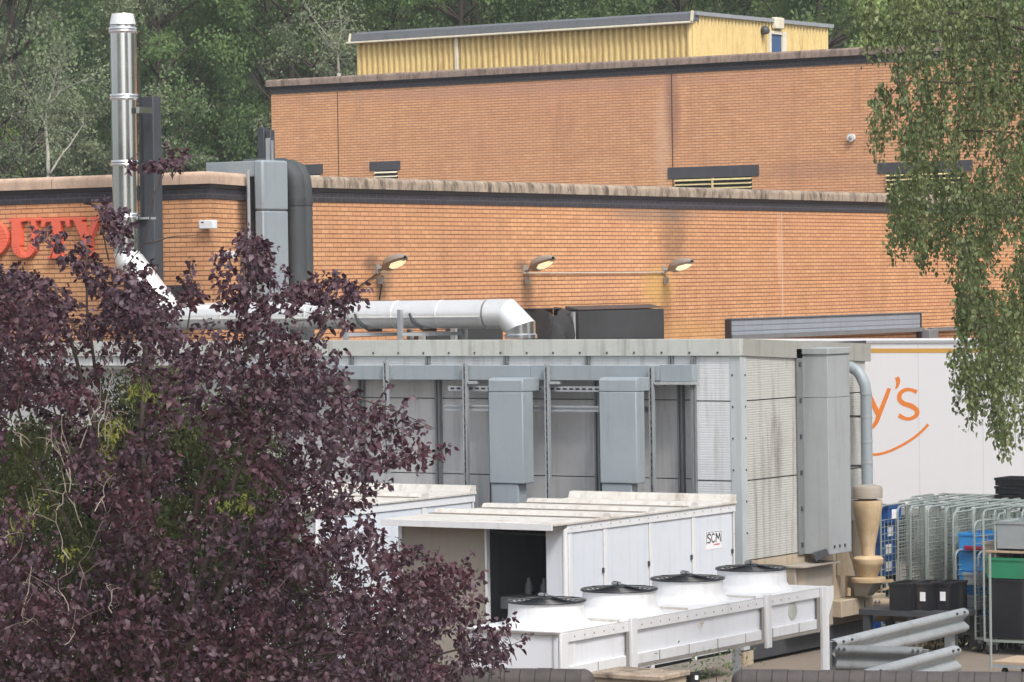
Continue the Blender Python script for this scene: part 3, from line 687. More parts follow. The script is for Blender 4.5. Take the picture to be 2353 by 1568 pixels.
for i, xs in enumerate((796, 921)):      # duct support frames
    u = UV(xs, 740, 41.2); f = thing('duct_support', ('zinc frame carrying the silver duct, left one near the purple leaves', 'zinc frame carrying the silver duct, the taller one nearer its elbow')[i], 'support', (u, 41.2, 4.1), 'frames under the silver duct')
    zt4 = UZ(xs, 712, 41.2)
    B((u-.03, 41.15, 4.05), (u+.03, 41.22, zt4)).build('post', M['zinc'], f); u2 = u+.72
    B((u2-.03, 41.75, 4.05), (u2+.03, 41.82, zt4-.3)).build('post', M['zinc'], f)
    MB().bar((u, 41.2, 4.27), (u2, 41.8, 4.27), .05).build('crossbar', M['zinc'], f)
    MB().tube([(u+.1, VC-rd-.02, pB.z+.02), (u+.14, VC-rd+.0, pB.z-.1), (u+.25, VC-.1, pB.z-rd-.02), (u+.35, VC+.1, pB.z-rd-.02)], .02, 6).build('hoop', M['dark_steel'], f)

# ------------------------------------------------------------------ grey clad plant room
VF, US = 39.06, -21.9
pr = thing('plant_room', 'flat-roofed grey metal-clad plant room with weathered pale fascia', 'plant room', (US, VF, 0))
VB = VU(1990, 900, US)
zsm = [UZ(1640, y, VF) for y in (922, 1105, 1288)]; zfb = UZ(1640, 818, VF); zft = UZ(1690, 779, VF)
uL = -37.0; uR = UV(1592, 900, VF)              # recess ends at uR
rv = VF+.26
def panels(name, mk, mt, zlist, lab=None):
    for a, b in zip(zlist[:-1], zlist[1:]): mk(b+.008, a-.008).build(name, mt, pr)
zl = [zfb] + zsm + [.25]
mul = [UV(x, 900, VF-.04) for x in (630, 806, 982, 1162, 1349, 1541)]
panels('wall_panel', lambda z0, z1: B((uR, VF, z0), (US-.14, VF+.05, z1)), M['clad'], zl)
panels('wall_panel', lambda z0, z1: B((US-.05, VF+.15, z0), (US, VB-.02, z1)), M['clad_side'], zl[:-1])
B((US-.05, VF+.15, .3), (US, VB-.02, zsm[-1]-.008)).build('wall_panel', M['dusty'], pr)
zbt = UZ(1200, 838, 38.75)                        # top of beam
B((uL, VF, UZ(1200, 842, VF)), (uR-.02, VF+.05, zfb)).build('clerestory_panel', M['clad'], pr)
for a, b in zip([UZ(1200, 842, VF)] + zsm[:], zsm[:]+[.2]):
    B((uL, rv, b+.007), (uR-.01, rv+.05, a-.007)).build('recessed_panel', M['panel'], pr)
B((uL, VF+.051, UZ(1200, 842, VF)-.05), (uR, rv+.05, UZ(1200, 842, VF)+.0)).build('soffit', M['panel'], pr)
B((uL, rv+.06, .1), (US-.06, rv+.12, 4.1)).build('backing_wall', M['dark_steel'], pr)
B((uR-.015, VF+.05, .2), (uR-.004, rv+.05, zfb-.2)).build('reveal', M['panel'], pr)
for u in mul:
    MB().box((u-.035, VF-.03, UZ(1200, 838, VF)), (u-.008, VF-.002, zfb)).box((u+.008, VF-.03, UZ(1200, 838, VF)), (u+.035, VF-.002, zfb)).build('mullion', M['mullion'], pr)
    MB().box((u-.04, rv-.07, .2), (u-.015, rv-.002, UZ(1200, 842, VF)-.05)).box((u+.015, rv-.07, .2), (u+.04, rv-.002, UZ(1200, 842, VF)-.05)).box((u-.015, rv-.04, .2), (u+.015, rv-.01, UZ(1200, 842, VF)-.05)).build('mullion', M['mullion'], pr)
ue_ = UV(1589, 900, VF-.1)
MB().box((ue_-.03, VF-.08, .2), (ue_+.0, VF-.002, zfb-.01)).box((ue_+.008, VF-.05, .2), (ue_+.02, VF-.002, zfb-.01)).build('mullion', M['mullion'], pr)
# corner trim, fascia, roof
MB().box((US-.138, VF-.012, .2), (US+.012, VF+.0, zfb)).box((US+.0, VF+.002, .2), (US+.012, VF+.148, zfb)).build('corner_trim', M['trim'], pr)
sc_ = MB()
for k in range(9):
    z = zfb-.25-k*.41; sc_.box((US-.115, VF-.02, z-.012), (US-.095, VF-.0121, z+.012)); sc_.box((US+.0121, VF+.1, z-.012), (US+.02, VF+.12, z+.012))
sc_.build('fixing', M['dark_steel'], pr)
zfr = ZU(2003, 790, US+.03); zfrb = ZU(2000, 831, US+.03)
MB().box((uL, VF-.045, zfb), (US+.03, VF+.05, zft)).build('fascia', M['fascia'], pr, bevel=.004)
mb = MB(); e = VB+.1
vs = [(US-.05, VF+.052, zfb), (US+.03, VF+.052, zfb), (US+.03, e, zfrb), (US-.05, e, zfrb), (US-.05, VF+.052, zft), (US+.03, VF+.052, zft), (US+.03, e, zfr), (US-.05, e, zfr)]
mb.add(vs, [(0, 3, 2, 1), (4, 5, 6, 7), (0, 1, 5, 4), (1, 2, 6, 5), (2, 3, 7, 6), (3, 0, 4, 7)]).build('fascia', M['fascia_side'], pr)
B((US-.045, VF+.06, zfb-.01), (US-.04, e, zft-.1)).build('fascia_lining', M['dark_steel'], pr)
MB().add([(uL, VF+.055, zft-.08), (US-.052, VF+.055, zft-.08), (US-.052, VB, zfr-.06), (uL, VB, zfr-.06), (uL, VF+.055, zft-.18), (US-.052, VF+.055, zft-.18), (US-.052, VB, zfr-.16), (uL, VB, zfr-.16)],
         [(0, 1, 2, 3), (7, 6, 5, 4), (0, 4, 5, 1), (1, 5, 6, 2), (2, 6, 7, 3), (3, 7, 4, 0)]).build('roof', M['roof'], pr)
B((uL, VB-.05, .1), (US-.051, VB, zfr-.2)).build('back_wall', M['panel'], pr)
fx = MB()
for k in range(22):
    u = US-.3-k*.42; fx.box((u-.012, VF-.055, zfb+.03), (u+.012, VF-.0451, zfb+.055))
fx.build('fixing', M['dark_steel'], pr)
B((uL, VF-.001, -.01), (US, rv+.0, .18)).build('plinth', M['dusty'], pr)
B((US-.06, VF+.05, .05), (US-.004, VB-.02, .29)).build('plinth', M['dark_steel'], pr)

# gutter beam / cable duct across the recess
vb1 = 38.90; ul_ = UV(560, 860, vb1); ur_ = UV(1591, 860, vb1)
bm = thing('service_trunking', 'long blue-grey metal trunking across the front of the plant room', 'trunking', ((ul_+ur_)/2, vb1, 3.8))
zt5, zb5 = UZ(1200, 840, vb1), UZ(1200, 874, vb1)
jn = [ul_] + [UV(x, 860, vb1) for x in (900, 1218, 1516)] + [ur_]
for i in range(4): B((jn[i]+.003, vb1, zb5-.01*(i == 3)), (jn[i+1]-.003, VF-.035, zt5+.012*(i == 3))).build('trunking_section', M['duct_blue'], bm, bevel=.006)
B((jn[3], vb1-.03, zb5-.05), (ur_, VF-.04, zb5-.012)).build('lip', M['duct_grey'], bm)
for k, x in enumerate((885, 1067, 1255, 1495)):      # hanging perforated struts
    u = UV(x, 900, 38.82); z1 = UZ(x, (829, 834, 838, 842)[k], 38.82); z0 = 2.0 if k else 2.4
    sv_ = 38.82; st = thing('strut_post', ('perforated zinc strut hanging by the purple leaves', 'perforated zinc strut left of the first tall box duct', 'perforated zinc strut between the two tall box ducts', 'perforated zinc strut right of the second tall box duct')[k], 'strut', (u, 38.82, z0), 'slotted struts on the plant room front')
    MB().box((u-.032, 38.82, z0), (u-.016, 38.88, z1)).box((u+.010, 38.82, z0), (u+.030, 38.88, z1)).box((u-.016, 38.86, z0), (u+.010, 38.88, z1)).build('channel', M['zinc'], st)
    mb = MB(); n = int((z1-z0)/.085)
    for i in range(n):
        if i % 5 != 4: mb.box((u-.016, 38.832, z0+.02+i*.085), (u+.010, 38.8595, z0+.072+i*.085))
    mb.build('slot_row', M['black'], st)
    if k: B((u+.04, 38.84, zb5-.05), (u+.16, 38.98, zb5-.015)).build('cleat', M['duct_grey'], st)
for k, (y, x0, x1, ty) in enumerate(((894, 1030, 1500, 'upper'), (939, 1020, 1500, 'lower'))):
    vq = 38.93; a, b = UV(x0, y, vq), UV(x1, y, vq); z = UZ(1250, y, vq)
    r_ = thing('strut_rail', f'{ty} of two level zinc rails behind the tall box ducts', 'rail', ((a+b)/2, vq, z), 'level rails behind the box ducts')
    if k == 0:
        MB().box((a, vq, z-.035), (b, vq+.04, z+.035)).build('rail', M['zinc'], r_)
        mb = MB(); i = a+.04
        while i < b-.1: mb.box((i, vq-.002, z-.012), (i+.06, vq-.0002, z+.012)); i += .1
        mb.build('slot_row', M['black'], r_)
    else: MB().box((a, vq, z-.04), (b, vq+.02, z-.018)).box((a, vq, z+.015), (b, vq+.02, z+.038)).box((a, vq+.02, z-.04), (b, vq+.03, z+.038)).build('rail', M['zinc'], r_)
# two tall box ducts
def boxduct(x0, x1, xs, yt, yseam, yb, label, xc):
    vf = 38.48; a, b = UV(x0, 900, vf), UV(x1, 900, vf); z1, zs_, z0 = UZ(x0, yt, vf), UZ(x1, yseam, vf), UZ(x0, yb, vf)-.6
    vd = VU(xs, 1000, b)
    D = thing('ventilation_duct', label, 'duct', ((a+b)/2, vf, z0), 'tall box ducts on the plant room front')
    MB().box((a, vf, zs_+.004), (b, vd, z1-.18)).build('casing', M['duct_blue'], D, bevel=.012)
    mb = MB(); zq = z1-.1
    prof = [(vf, z1-.1765), (vf, z1-.03), (vf+.03, z1), (vf+.12, z1+.01), (vb1-.004, z1+.0), (vb1-.004, z1-.1765)]
    MB().prism(prof, 'x', a, b+.004).build('top_bend', M['duct_blue'], D, bevel=.01)
    MB().box((a+.015, vf+.02, z0), (b-.1, vd-.03, zs_)).build('lower_casing', M['duct_blue'], D, bevel=.01)
    MB().bar((a-.008, vf+.03, z0), (a-.008, vf+.03, z1-.05), .012).build('edge_seam', M['black'], D)
    return D
boxduct(1122, 1200, 1226, 870, 1113, 1160, 'tall blue-grey box duct, left of the pair on the plant room front', 0)
boxduct(1376, 1461, 1482, 869, 1113, 1140, 'tall blue-grey box duct, right of the pair beside the slotted strut', 0)

# box duct on the right-hand wall
sdx = thing('ventilation_duct', 'tall pale grey box duct on the right side wall of the plant room', 'duct', (US+.3, 40, 1.5))
uq = US+.40; va = VU(1845, 1000, US+.01)+.02; vb = VU(1954, 1000, uq); va = VU(1903, 1000, uq)
z1, z0, zq = ZU(1903, 800, uq), ZU(1903, 1276, uq), ZU(1903, 915, uq)
ui = US+.014
MB().box((ui, va, zq+.003), (uq, vb, z1-.09)).build('upper_casing', M['duct_grey'], sdx, bevel=.006)
MB().box((ui, va+.003, z0), (uq-.003, vb, zq)).build('lower_casing', M['duct_grey'], sdx, bevel=.006)
MB().box((ui, va-.02, z1-.088), (uq+.02, vb+.01, z1)).build('top_cap', M['duct_grey'], sdx, bevel=.01)
MB().box((US+.0125, va-.16, z0+.0), (US+.03, va-.001, z1-.01)).build('side_flange', M['mullion'], sdx)
fx = MB()
for k in range(6): fx.box((US+.03, va-.1, z0+.1+k*.48), (US+.045, va-.06, z0+.16+k*.48))
for k in range(3): fx.box((uq, va+.12+k*.15, z0+.08), (uq+.01, va+.15+k*.15, z0+.12))
fx.build('fixing', M['dark_steel'], sdx)

# control box below it with a floodlight on top
cb = thing('control_cabinet', 'stained grey cabinet on the side wall under the tall pale box duct', 'cabinet', (US, 39.6, .5))
a, b = VU(1835, 1320, US+.25), VU(1925, 1320, US+.25); zc_ = ZU(1850, 1303, US+.25)
B((US+.013, a, .35), (US+.20, b-.05, zc_)).build('casing', M['cap_grey'], cb, bevel=.01)
B((US+.20, a+.08, .5), (US+.205, a+.28, zc_-.05)).build('door', M['dusty'], cb)
B((US+.01, a-.03, zc_), (US+.34, b-.1, zc_+.02)).build('shelf', M['cap_grey'], cb)
fl = thing('floodlight', 'small dark floodlight tilted on the cabinet shelf', 'floodlight', (US+.2, (a+b)/2, zc_+.05))
MB().bar(Vector((US+.2, (a+b)/2-.05, zc_+.1)), Vector((US+.33, (a+b)/2+.08, zc_+.17)), .16, .09).build('lamp_housing', M['dark_steel'], fl)
MB().bar(Vector((US+.24, (a+b)/2, zc_+.02)), Vector((US+.24, (a+b)/2, zc_+.09)), .04).build('bracket', M['dark_steel'], fl)

# dust cyclone
uk = US+.33; cp = on_u(1993, 1130, uk); vk = cp.y
cy = thing('dust_cyclone', 'beige dust-caked cyclone collector with grey cap and downpipe at the wall corner', 'cyclone', (uk, vk, 1))
def kz(y): return ZU(1993, y, uk)
MB().lathe((uk, vk, 0), [(.205, kz(1145)), (.208, kz(1122)), (.19, kz(1117)), (.08, kz(1113))], 32).build('cap', M['cap_grey'], cy)
MB().lathe((uk, vk, 0), [(.12, kz(1160)), (.135, kz(1142))], 24).build('neck', M['dark_steel'], cy)
MB().lathe((uk, vk, 0), [(.088, kz(1285)), (.10, kz(1258)), (.105, kz(1252)), (.165, kz(1200)), (.2, kz(1168)), (.205, kz(1156)), (.195, kz(1150)), (.15, kz(1149))], 32).build('cone', M['cyclone'], cy)
MB().lathe((uk, vk, 0), [(.11, kz(1330)), (.20, kz(1297)), (.208, kz(1295)), (.208, kz(1284)), (.18, kz(1279)), (.08, kz(1277))], 32).build('hopper', M['cyclone'], cy)
MB().lathe((uk, vk, 0), [(.235, kz(1338)), (.24, kz(1334)), (.235, kz(1328)), (.1, kz(1326))], 28).build('ring_plate', M['cyclone'], cy)
MB().add([(uk-.15, vk-.18, kz(1338)), (uk+.15, vk-.18, kz(1338)), (uk+.15, vk+.18, kz(1338)), (uk-.15, vk+.18, kz(1338)), (uk-.15, vk-.1, kz(1370)), (uk+.02, vk-.1, kz(1370)), (uk+.02, vk+.1, kz(1370)), (uk-.15, vk+.1, kz(1370))],
         [(0, 1, 2, 3), (7, 6, 5, 4), (0, 4, 5, 1), (1, 5, 6, 2), (2, 6, 7, 3), (3, 7, 4, 0)]).build('lower_hopper', M['cap_grey'], cy)
MB().tube([(uk-.2, vk-.2, kz(1368)), (uk-.2, vk-.2, kz(1350))], .03, 8).bar((US+.05, vk+.1, kz(1338)), (uk+.25, vk+.25, kz(1338)-.0), .04).bar((US+.02, vk-.1, kz(1380)), (uk+.25, vk+.28, kz(1350)), .025).build('bracket', M['cyclone'], cy)
MB().prism([(US+.026, kz(1320)), (US+.3, kz(1320)), (US+.026, kz(1170))], 'y', vk-.33, vk-.325).build('side_plate', M['dusty'], cy)
pt = on_u(1974, 845, US+.04); rp = .078
MB().tube([(US+.02, vk, kz(846)), (US+.10, vk, kz(843)), (US+.2, vk, kz(852)), (uk-.07, vk, kz(866)), (uk-.015, vk, kz(885)), (uk, vk, kz(905)), (uk, vk, kz(1116))], rp, 18).build('downpipe', M['duct_blue'], cy)
for y in (905, 1063, 958, 1015): 
    MB().tube([(uk, vk, kz(y)-.012), (uk, vk, kz(y)+.012)], rp+.006, 18).build('joint_ring', M['duct_grey'], cy)
for y in (957, 1071):
    MB().bar((US, vk-.02, kz(y)), (uk, vk-.02, kz(y)), .03).build('bracket', M['dark_steel'], cy)
# dusty casing on the wall below the cyclone
B((US+.0005, VU(1958, 1200, US), .32), (US+.012, VB-.021, kz(1200))).build('dusty_sheet', M['dusty'], pr)
B((US+.0005, VU(1929, 1300, US), .32), (US+.011, VU(1958, 1200, US)-.002, kz(1290))).build('dusty_sheet', M['dusty'], pr)
db = thing('wall_cabinet', 'dust-covered beige cabinet under the cyclone at the far end of the side wall', 'cabinet', (US, vk, .3))
B((US+.013, vk-.55, .42), (US+.2, VB+.12, kz(1375))).build('casing', M['dusty'], db, bevel=.01)
B((US+.2, vk+.12, .5), (US+.205, vk+.14, kz(1385))).build('seam', M['cable'], db)

# ------------------------------------------------------------------ white cooling-plant housings
M['grime'] = worn('roof_grime', (.17, .15, .125), .9, dirt=(.40, .37, .33), amount=.6, streak=.4, scale=3)
def housing(u0, u1, v0, v1, zt, label, ncell, sticker=False, door=True):
    H = thing('plant_housing', label, 'plant housing', ((u0+u1)/2, (v0+v1)/2, 0), 'white plant housings in front of the plant room')
    t = .045
    # right face panels between posts
    cells = [v0+.02+(v1-v0-.02)*k/ncell for k in range(ncell+1)]
    if sticker: cells = [v0+.1] + [VU(x, 1300, u1) for x in (1392, 1497, 1595)] + [v1]
    for a, b in zip(cells[:-1], cells[1:]):
        B((u1-t, a+.045, .32), (u1-.006, b-.045, zt-.1)).build('side_panel', M['white_side'], H, bevel=.004)
        MB().box((u1-.03, a-.042, .28), (u1+.004, a+.042, zt-.075)).build('frame_post', M['white'], H, bevel=.006)
        for z in (zt-.62, .75): B((u1+.0, b-.085, z), (u1+.02, b-.06, z+.06)).build('hinge', M['dark_steel'], H)
        MB().box((u1-.008, b-.05, .32), (u1-.001, b-.042, zt-.1)).build('panel_gap', M['edge_grime'], H)
    MB().box((u1-.03, v1-.03, .28), (u1+.004, v1, zt-.075)).build('frame_post', M['white'], H)
    MB().box((u1-.03, v0+.02, zt-.098), (u1+.012, v1+.02, zt-.0)).build('top_rail', M['white'], H, bevel=.006)
    B((u1-.04, v0, .15), (u1+.006, v1, .275)).build('base_rail', M['edge_grime'], H)
    B((u0, v0+.02, .2), (u0+t, v1, zt-.1)).build('left_wall', M['white_side'], H)
    B((u0+t, v1-.05, .2), (u1-t-.002, v1-.001, zt-.1)).build('back_wall', M['white_side'], H)
    B((u0+t, v0+.1, .16), (u1-t, v1-.06, .22)).build('floor_tray', M['dark_steel'], H)
    # inside lining is dark
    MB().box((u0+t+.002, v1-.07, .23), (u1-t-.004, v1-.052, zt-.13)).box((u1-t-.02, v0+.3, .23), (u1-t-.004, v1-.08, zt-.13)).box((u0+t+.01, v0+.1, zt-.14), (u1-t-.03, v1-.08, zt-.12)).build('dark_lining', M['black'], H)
    # roof with raised ribs
    B((u0-.06, v0-.28, zt+.002), (u1+.03, v1+.03, zt+.035)).build('roof', M['white_roof'], H, bevel=.006)
    MB().box((u0-.06, v0-.32, zt-.045), (u1+.0, v0-.281, zt+.03)).build('eave', M['white'], H)
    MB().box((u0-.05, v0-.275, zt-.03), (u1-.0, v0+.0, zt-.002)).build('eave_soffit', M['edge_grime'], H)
    for c in cells[1:-1]:
        r = MB(); r.prism([(c-.10, zt+.036), (c-.06, zt+.085), (c+.06, zt+.085), (c+.10, zt+.036)], 'x', u0-.05, u1+.02); r.build('roof_rib', M['white_roof'], H)
        MB().box((u0-.05, c-.22, zt+.036), (u1+.0, c-.102, zt+.043)).build('grime_line', M['grime'], H)
    r = MB(); r.prism([(v1-.12, zt+.036), (v1-.08, zt+.12), (v1+.03, zt+.12), (v1+.03, zt+.036)], 'x', u0-.05, u1+.02); r.build('roof_rib', M['white_roof'], H)
    return H, cells
zH = 2.16; u0H, u1H, v0H, v1H = -23.85, -21.5, 34.15, 38.15
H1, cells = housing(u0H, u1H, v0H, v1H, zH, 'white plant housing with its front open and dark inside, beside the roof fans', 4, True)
ua, ub, uc2, ud2 = UV(945, 1300, v0H), UV(1116, 1300, v0H), UV(1119, 1300, v0H), UV(1256, 1300, v0H)
B((u0H+.0, v0H, .2), (ub, v0H+.04, zH-.03)).build('front_panel', M['cap_grey'], H1, bevel=.004)
MB().box((ub+.004, v0H-.02, .2), (uc2+.01, v0H+.05, zH-.03)).build('frame_post', M['white'], H1); B((u0H-.02, v0H-.02, .2), (u0H+.03, v0H-.002, zH-.03)).build('frame_post', M['white'], H1)
MB().box((ud2, v0H-.01, .2), (u1H-.05, v0H+.09, zH-.04)).build('frame_post', M['white_side'], H1, bevel=.005)
MB().tube([(u1H-.02, v0H+.01, .2), (u1H-.02, v0H+.01, zH-.04)], .035, 10).build('corner_post', M['white'], H1)
B((uc2+.02, v0H+.06, .22), (ud2-.02, v0H+.3, .42)).build('inner_step', M['dark_steel'], H1)
zs6 = UZ(1185, 1385, v0H+.25)
B((uc2+.02, v0H+.25, zs6-.08), (ud2-.02, v0H+.9, zs6+.06)).build('inner_shelf', M['mullion'], H1)
random.seed(5); mm = MB()
for k in range(4):
    u = uc2+.2+.22*k; mm.lathe((u, v0H+.6, zs6+.07), [(.05, 0), (.05, .1), (.03, .14), (.02, .2)], 10)
mm.box((ud2-.28, v0H+.5, zs6+.07), (ud2-.12, v0H+.65, zs6+.4))
mm.build('machine_part', M['mullion'], H1)
# sticker with writing on the last side panel
va, vb = VU(1622, 1240, u1H), VU(1659, 1240, u1H); zt7, zb7 = ZU(1640, 1221, u1H), ZU(1640, 1262, u1H)
stk = B((u1H-.006, va, zb7), (u1H-.002, vb, zt7)).build('sticker', M['paper'], H1)
W_ = vb-va; Ht = zt7-zb7; ux = u1H-.0015
def stroke(pts, wd):
    mb = MB()
    for p, q in zip(pts[:-1], pts[1:]):
        P_ = Vector((ux, va+p[0]*W_, zb7+p[1]*Ht)); Q_ = Vector((ux, va+q[0]*W_, zb7+q[1]*Ht))
        d = (Q_-P_).normalized()*.006; mb.bar(P_-d, Q_+d, .003, wd, upv=(0, .7, .7))
    return mb
lt = MB()
for pts in ([(.30, .80), (.22, .88), (.12, .84), (.10, .72), (.18, .64), (.27, .58), (.28, .46), (.20, .38), (.09, .42)], [(.54, .80), (.46, .87), (.38, .80), (.35, .62), (.38, .45), (.46, .38), (.54, .45)], [(.62, .38), (.65, .87), (.76, .55), (.86, .87), (.90, .38)]):
    for p, q in zip(pts[:-1], pts[1:]):
        P_ = Vector((ux, va+p[0]*W_, zb7+p[1]*Ht)); Q_ = Vector((ux, va+q[0]*W_, zb7+q[1]*Ht)); lt.tube([P_, Q_], .0085, 6)
lt.build('lettering', M['ink'], stk)
MB().box((ux, va+.5*W_, zb7+.22*Ht), (ux+.002, va+.85*W_, zb7+.28*Ht)).build('underline', M['ink_red'], stk)
MB().box((ux, va+.03*W_, zb7+.95*Ht), (ux+.002, va+.97*W_, zb7+.975*Ht)).box((ux, va+.03*W_, zb7+.3*Ht), (ux+.002, va+.05*W_, zb7+.95*Ht)).box((ux, va+.95*W_, zb7+.3*Ht), (ux+.002, va+.97*W_, zb7+.95*Ht)).build('border', M['ink'], stk)
H2, _c = housing(-27.9, -25.42, 34.6, 38.1, 2.2, 'second white plant housing farther left, mostly behind the purple tree', 3)
B((-27.85, 34.6, .2), (-25.47, 34.64, 2.15)).build('front_panel', M['white_side'], H2)

# ------------------------------------------------------------------ four-fan condenser
uc0, uc1, vc0, vc1, zb8, zt8 = -19.78, -18.65, 29.5, 35.15, .99, 1.46
cnd = thing('condenser', 'long white rooftop-style condenser with four black-grilled fans on legs', 'condenser', ((uc0+uc1)/2, (vc0+vc1)/2, 0))
B((uc0, vc0, zb8), (uc1-.03, vc1, zt8-.012)).build('casing', M['white_pale'], cnd)
B((uc0-.01, vc0-.015, zt8-.01), (uc1+.005, vc1+.02, zt8+.006)).build('top_deck', M['white'], cnd, bevel=.004)
MB().box((uc1-.03, vc0, zt8-.115), (uc1+.004, vc1, zt8-.011)).box((uc1-.03, vc0, zb8-.0), (uc1+.002, vc1, zb8+.11)).build('edge_rail', M['white'], cnd, bevel=.006)
MB().box((uc1-.035, vc0+.1, zb8-.035), (uc1+.02, vc1, zb8-.002)).build('bottom_lip', M['edge_grime'], cnd)
for k in range(8):
    v = vc0+.7+k*.62; B((uc1+.0041, v, zb8+.0), (uc1+.006, v+.012, zb8+.108)).build('rail_joint', M['edge_grime'], cnd)
MB().box((uc1-.02, vc0-.012, zb8-.03), (uc1+.012, vc0+.13, zt8-.012)).build('corner_post', M['white'], cnd, bevel=.008)
MB().box((uc1-.09, vc0-.016, zb8), (uc1-.08, vc0-.0151, zt8-.03)).box((uc0+.0, vc0-.03, zt8-.03), (uc1-.02, vc0-.001, zt8-.012)).build('front_seam', M['edge_grime'], cnd)
for xs, dw in ((1454, .06), (1764, .06)):
    v = VU(xs, 1450, uc1+.02); MB().box((uc1+.0045, v-dw, zb8-.1), (uc1+.045, v+dw, zt8+.03)).build('strap_post', M['white'], cnd, bevel=.008)
    MB().box((uc1+.0045, v-dw-.05, zb8), (uc1+.012, v-dw-.002, zt8-.11)).build('shadow_gap', M['edge_grime'], cnd)  # shade beside the post put in as a solid grime-coloured strip
    MB().box((uc0, v-.28, zt8+.0065), (uc1+.01, v-.245, zt8+.03)).build('deck_rib', M['white_roof'], cnd)
v = VU(1610, 1450, uc1); MB().box((uc0, v-.3, zt8+.0065), (uc1, v-.27, zt8+.028)).build('deck_rib', M['white_roof'], cnd)
def leg(u, v, g=True):
    L = MB().box((u-.03, v-.09, 0), (u+.012, v+.03, zt8+.01)).box((u-.012, v+.03, 0), (u+.012, v+.065, zt8-.0)).build('leg', M['white'], cnd, bevel=.006)
    if g:
        mb = MB(); mb.prism([(v+.065, zt8+.0), (v+.20, zt8+.0), (v+.20, zt8-.14), (v+.065, zt8-.36)], 'x', u-.012, u+.0); mb.build('gusset', M['white'], cnd)
vl = VU(1897, 1450, uc1+.03); leg(uc1+.035, vl); leg(uc0, vl, False); leg(uc1-.03, vc0+.25, False); leg(uc0+.04, vc0+.25, False)
B((uc1+.0045, vl-.16, zb8), (uc1+.008, vl-.092, zt8-.11)).build('shadow_gap', M['edge_grime'], cnd)  # same painted shade strip, beside the far leg
vo = VU(1826, 1405, uc1); zo8 = ZU(1826, 1404, uc1-.025)
mb = MB(); mb.tube([(uc1-.03, vo, zo8), (uc1-.022, vo, zo8)], .10, 28); mb.build('round_badge', M['fascia'], cnd)
ufn = (uc0+uc1)/2-.0; fx = [1255.5, 1423, 1580, 1727]; fy = [1402, 1374, 1348, 1322]
for k in range(4):
    c = on_u(fx[k], fy[k], ufn); vf_ = c.y; zr = zt8+.235
    cw = MB().lathe((ufn, vf_, 0), [(.47, zt8+.0061), (.465, zt8+.02), (.425, zt8+.05), (.40, zt8+.09), (.392, zr-.01), (.402, zr), (.385, zr), (.375, zr-.06), (.375, zt8+.04)], 40, cap=False).build('fan_cowl', M['white'], cnd)
    gr = MB()
    for rr in (.405, .36, .31, .26, .21, .16, .11):
        pts = [(ufn+rr*math.cos(2*math.pi*j/32), vf_+rr*math.sin(2*math.pi*j/32), zr+.012+.028*(1-rr/.4)) for j in range(33)]
        gr.tube(pts, .006 if rr < .4 else .013, 6, cap=False)
    for j in range(8):
        a = math.pi*j/4+.3; gr.tube([(ufn+.1*math.cos(a), vf_+.1*math.sin(a), zr+.045), (ufn+.4*math.cos(a+.25), vf_+.4*math.sin(a+.25), zr+.02)], .008, 6)
    gr.build('fan_grille', M['grille'], cw)
    hub = MB().lathe((ufn, vf_, 0), [(.11, zr-.14), (.12, zr+.03), (.115, zr+.05), (.05, zr+.065)], 20)
    hub.tube([(ufn-.08, vf_+.03, zr+.075), (ufn+.03, vf_-.05, zr+.075)], .022, 8).tube([(ufn+.05, vf_, zr+.05), (ufn+.2, vf_-.1, zr+.05), (ufn+.37, vf_-.12, zr+.02)], .012, 6).build('motor', M['grille'], cw)
    MB().box((ufn-.06, vf_-.06, zr+.066), (ufn+.04, vf_-.02, zr+.09)).build('name_plate', M['zinc'], cw)
    bl_ = MB()
    for j in range(5):
        a = 2*math.pi*j/5+.5*k; a2 = a+.75
        bl_.add([(ufn+.1*math.cos(a), vf_+.1*math.sin(a), zr-.06), (ufn+.35*math.cos(a+.1), vf_+.35*math.sin(a+.1), zr-.05), (ufn+.35*math.cos(a2), vf_+.35*math.sin(a2), zr-.12), (ufn+.1*math.cos(a2), vf_+.1*math.sin(a2), zr-.12),
                 (ufn+.1*math.cos(a), vf_+.1*math.sin(a), zr-.067), (ufn+.35*math.cos(a+.1), vf_+.35*math.sin(a+.1), zr-.057), (ufn+.35*math.cos(a2), vf_+.35*math.sin(a2), zr-.127), (ufn+.1*math.cos(a2), vf_+.1*math.sin(a2), zr-.127)],
                [(0, 1, 2, 3), (7, 6, 5, 4), (0, 4, 5, 1), (1, 5, 6, 2), (2, 6, 7, 3), (3, 7, 4, 0)])
    bl_.build('fan_blades', M['dark_steel'], cw)

# screw heads along the condenser rails and the housing's top rail
for k in range(26):
    v = vc0+.25+k*.19
    if all(abs(v-q) > .12 for q in (VU(1454, 1450, uc1+.02), VU(1764, 1450, uc1+.02))):
        B((uc1+.0041, v, zt8-.07), (uc1+.009, v+.014, zt8-.056)).build('screw', M['edge_grime'], cnd)
for k in range(18): B((u1H+.0121, v0H+.1+k*.22, zH-.05), (u1H+.016, v0H+.114+k*.22, zH-.036)).build('screw', M['edge_grime'], H1)
mk = MB(); vm_ = VU(1608, 1436, uc1); zm_ = ZU(1608, 1436, uc1)
for k, (a, b, h) in enumerate(((0, .012, .03), (.02, .03, .022), (.04, .055, .028), (.065, .075, .02), (.03, .045, -.03))): mk.box((uc1+.0042, vm_+a, zm_), (uc1+.0055, vm_+b, zm_+h))
mk.build('rust_mark', M['board'], cnd)

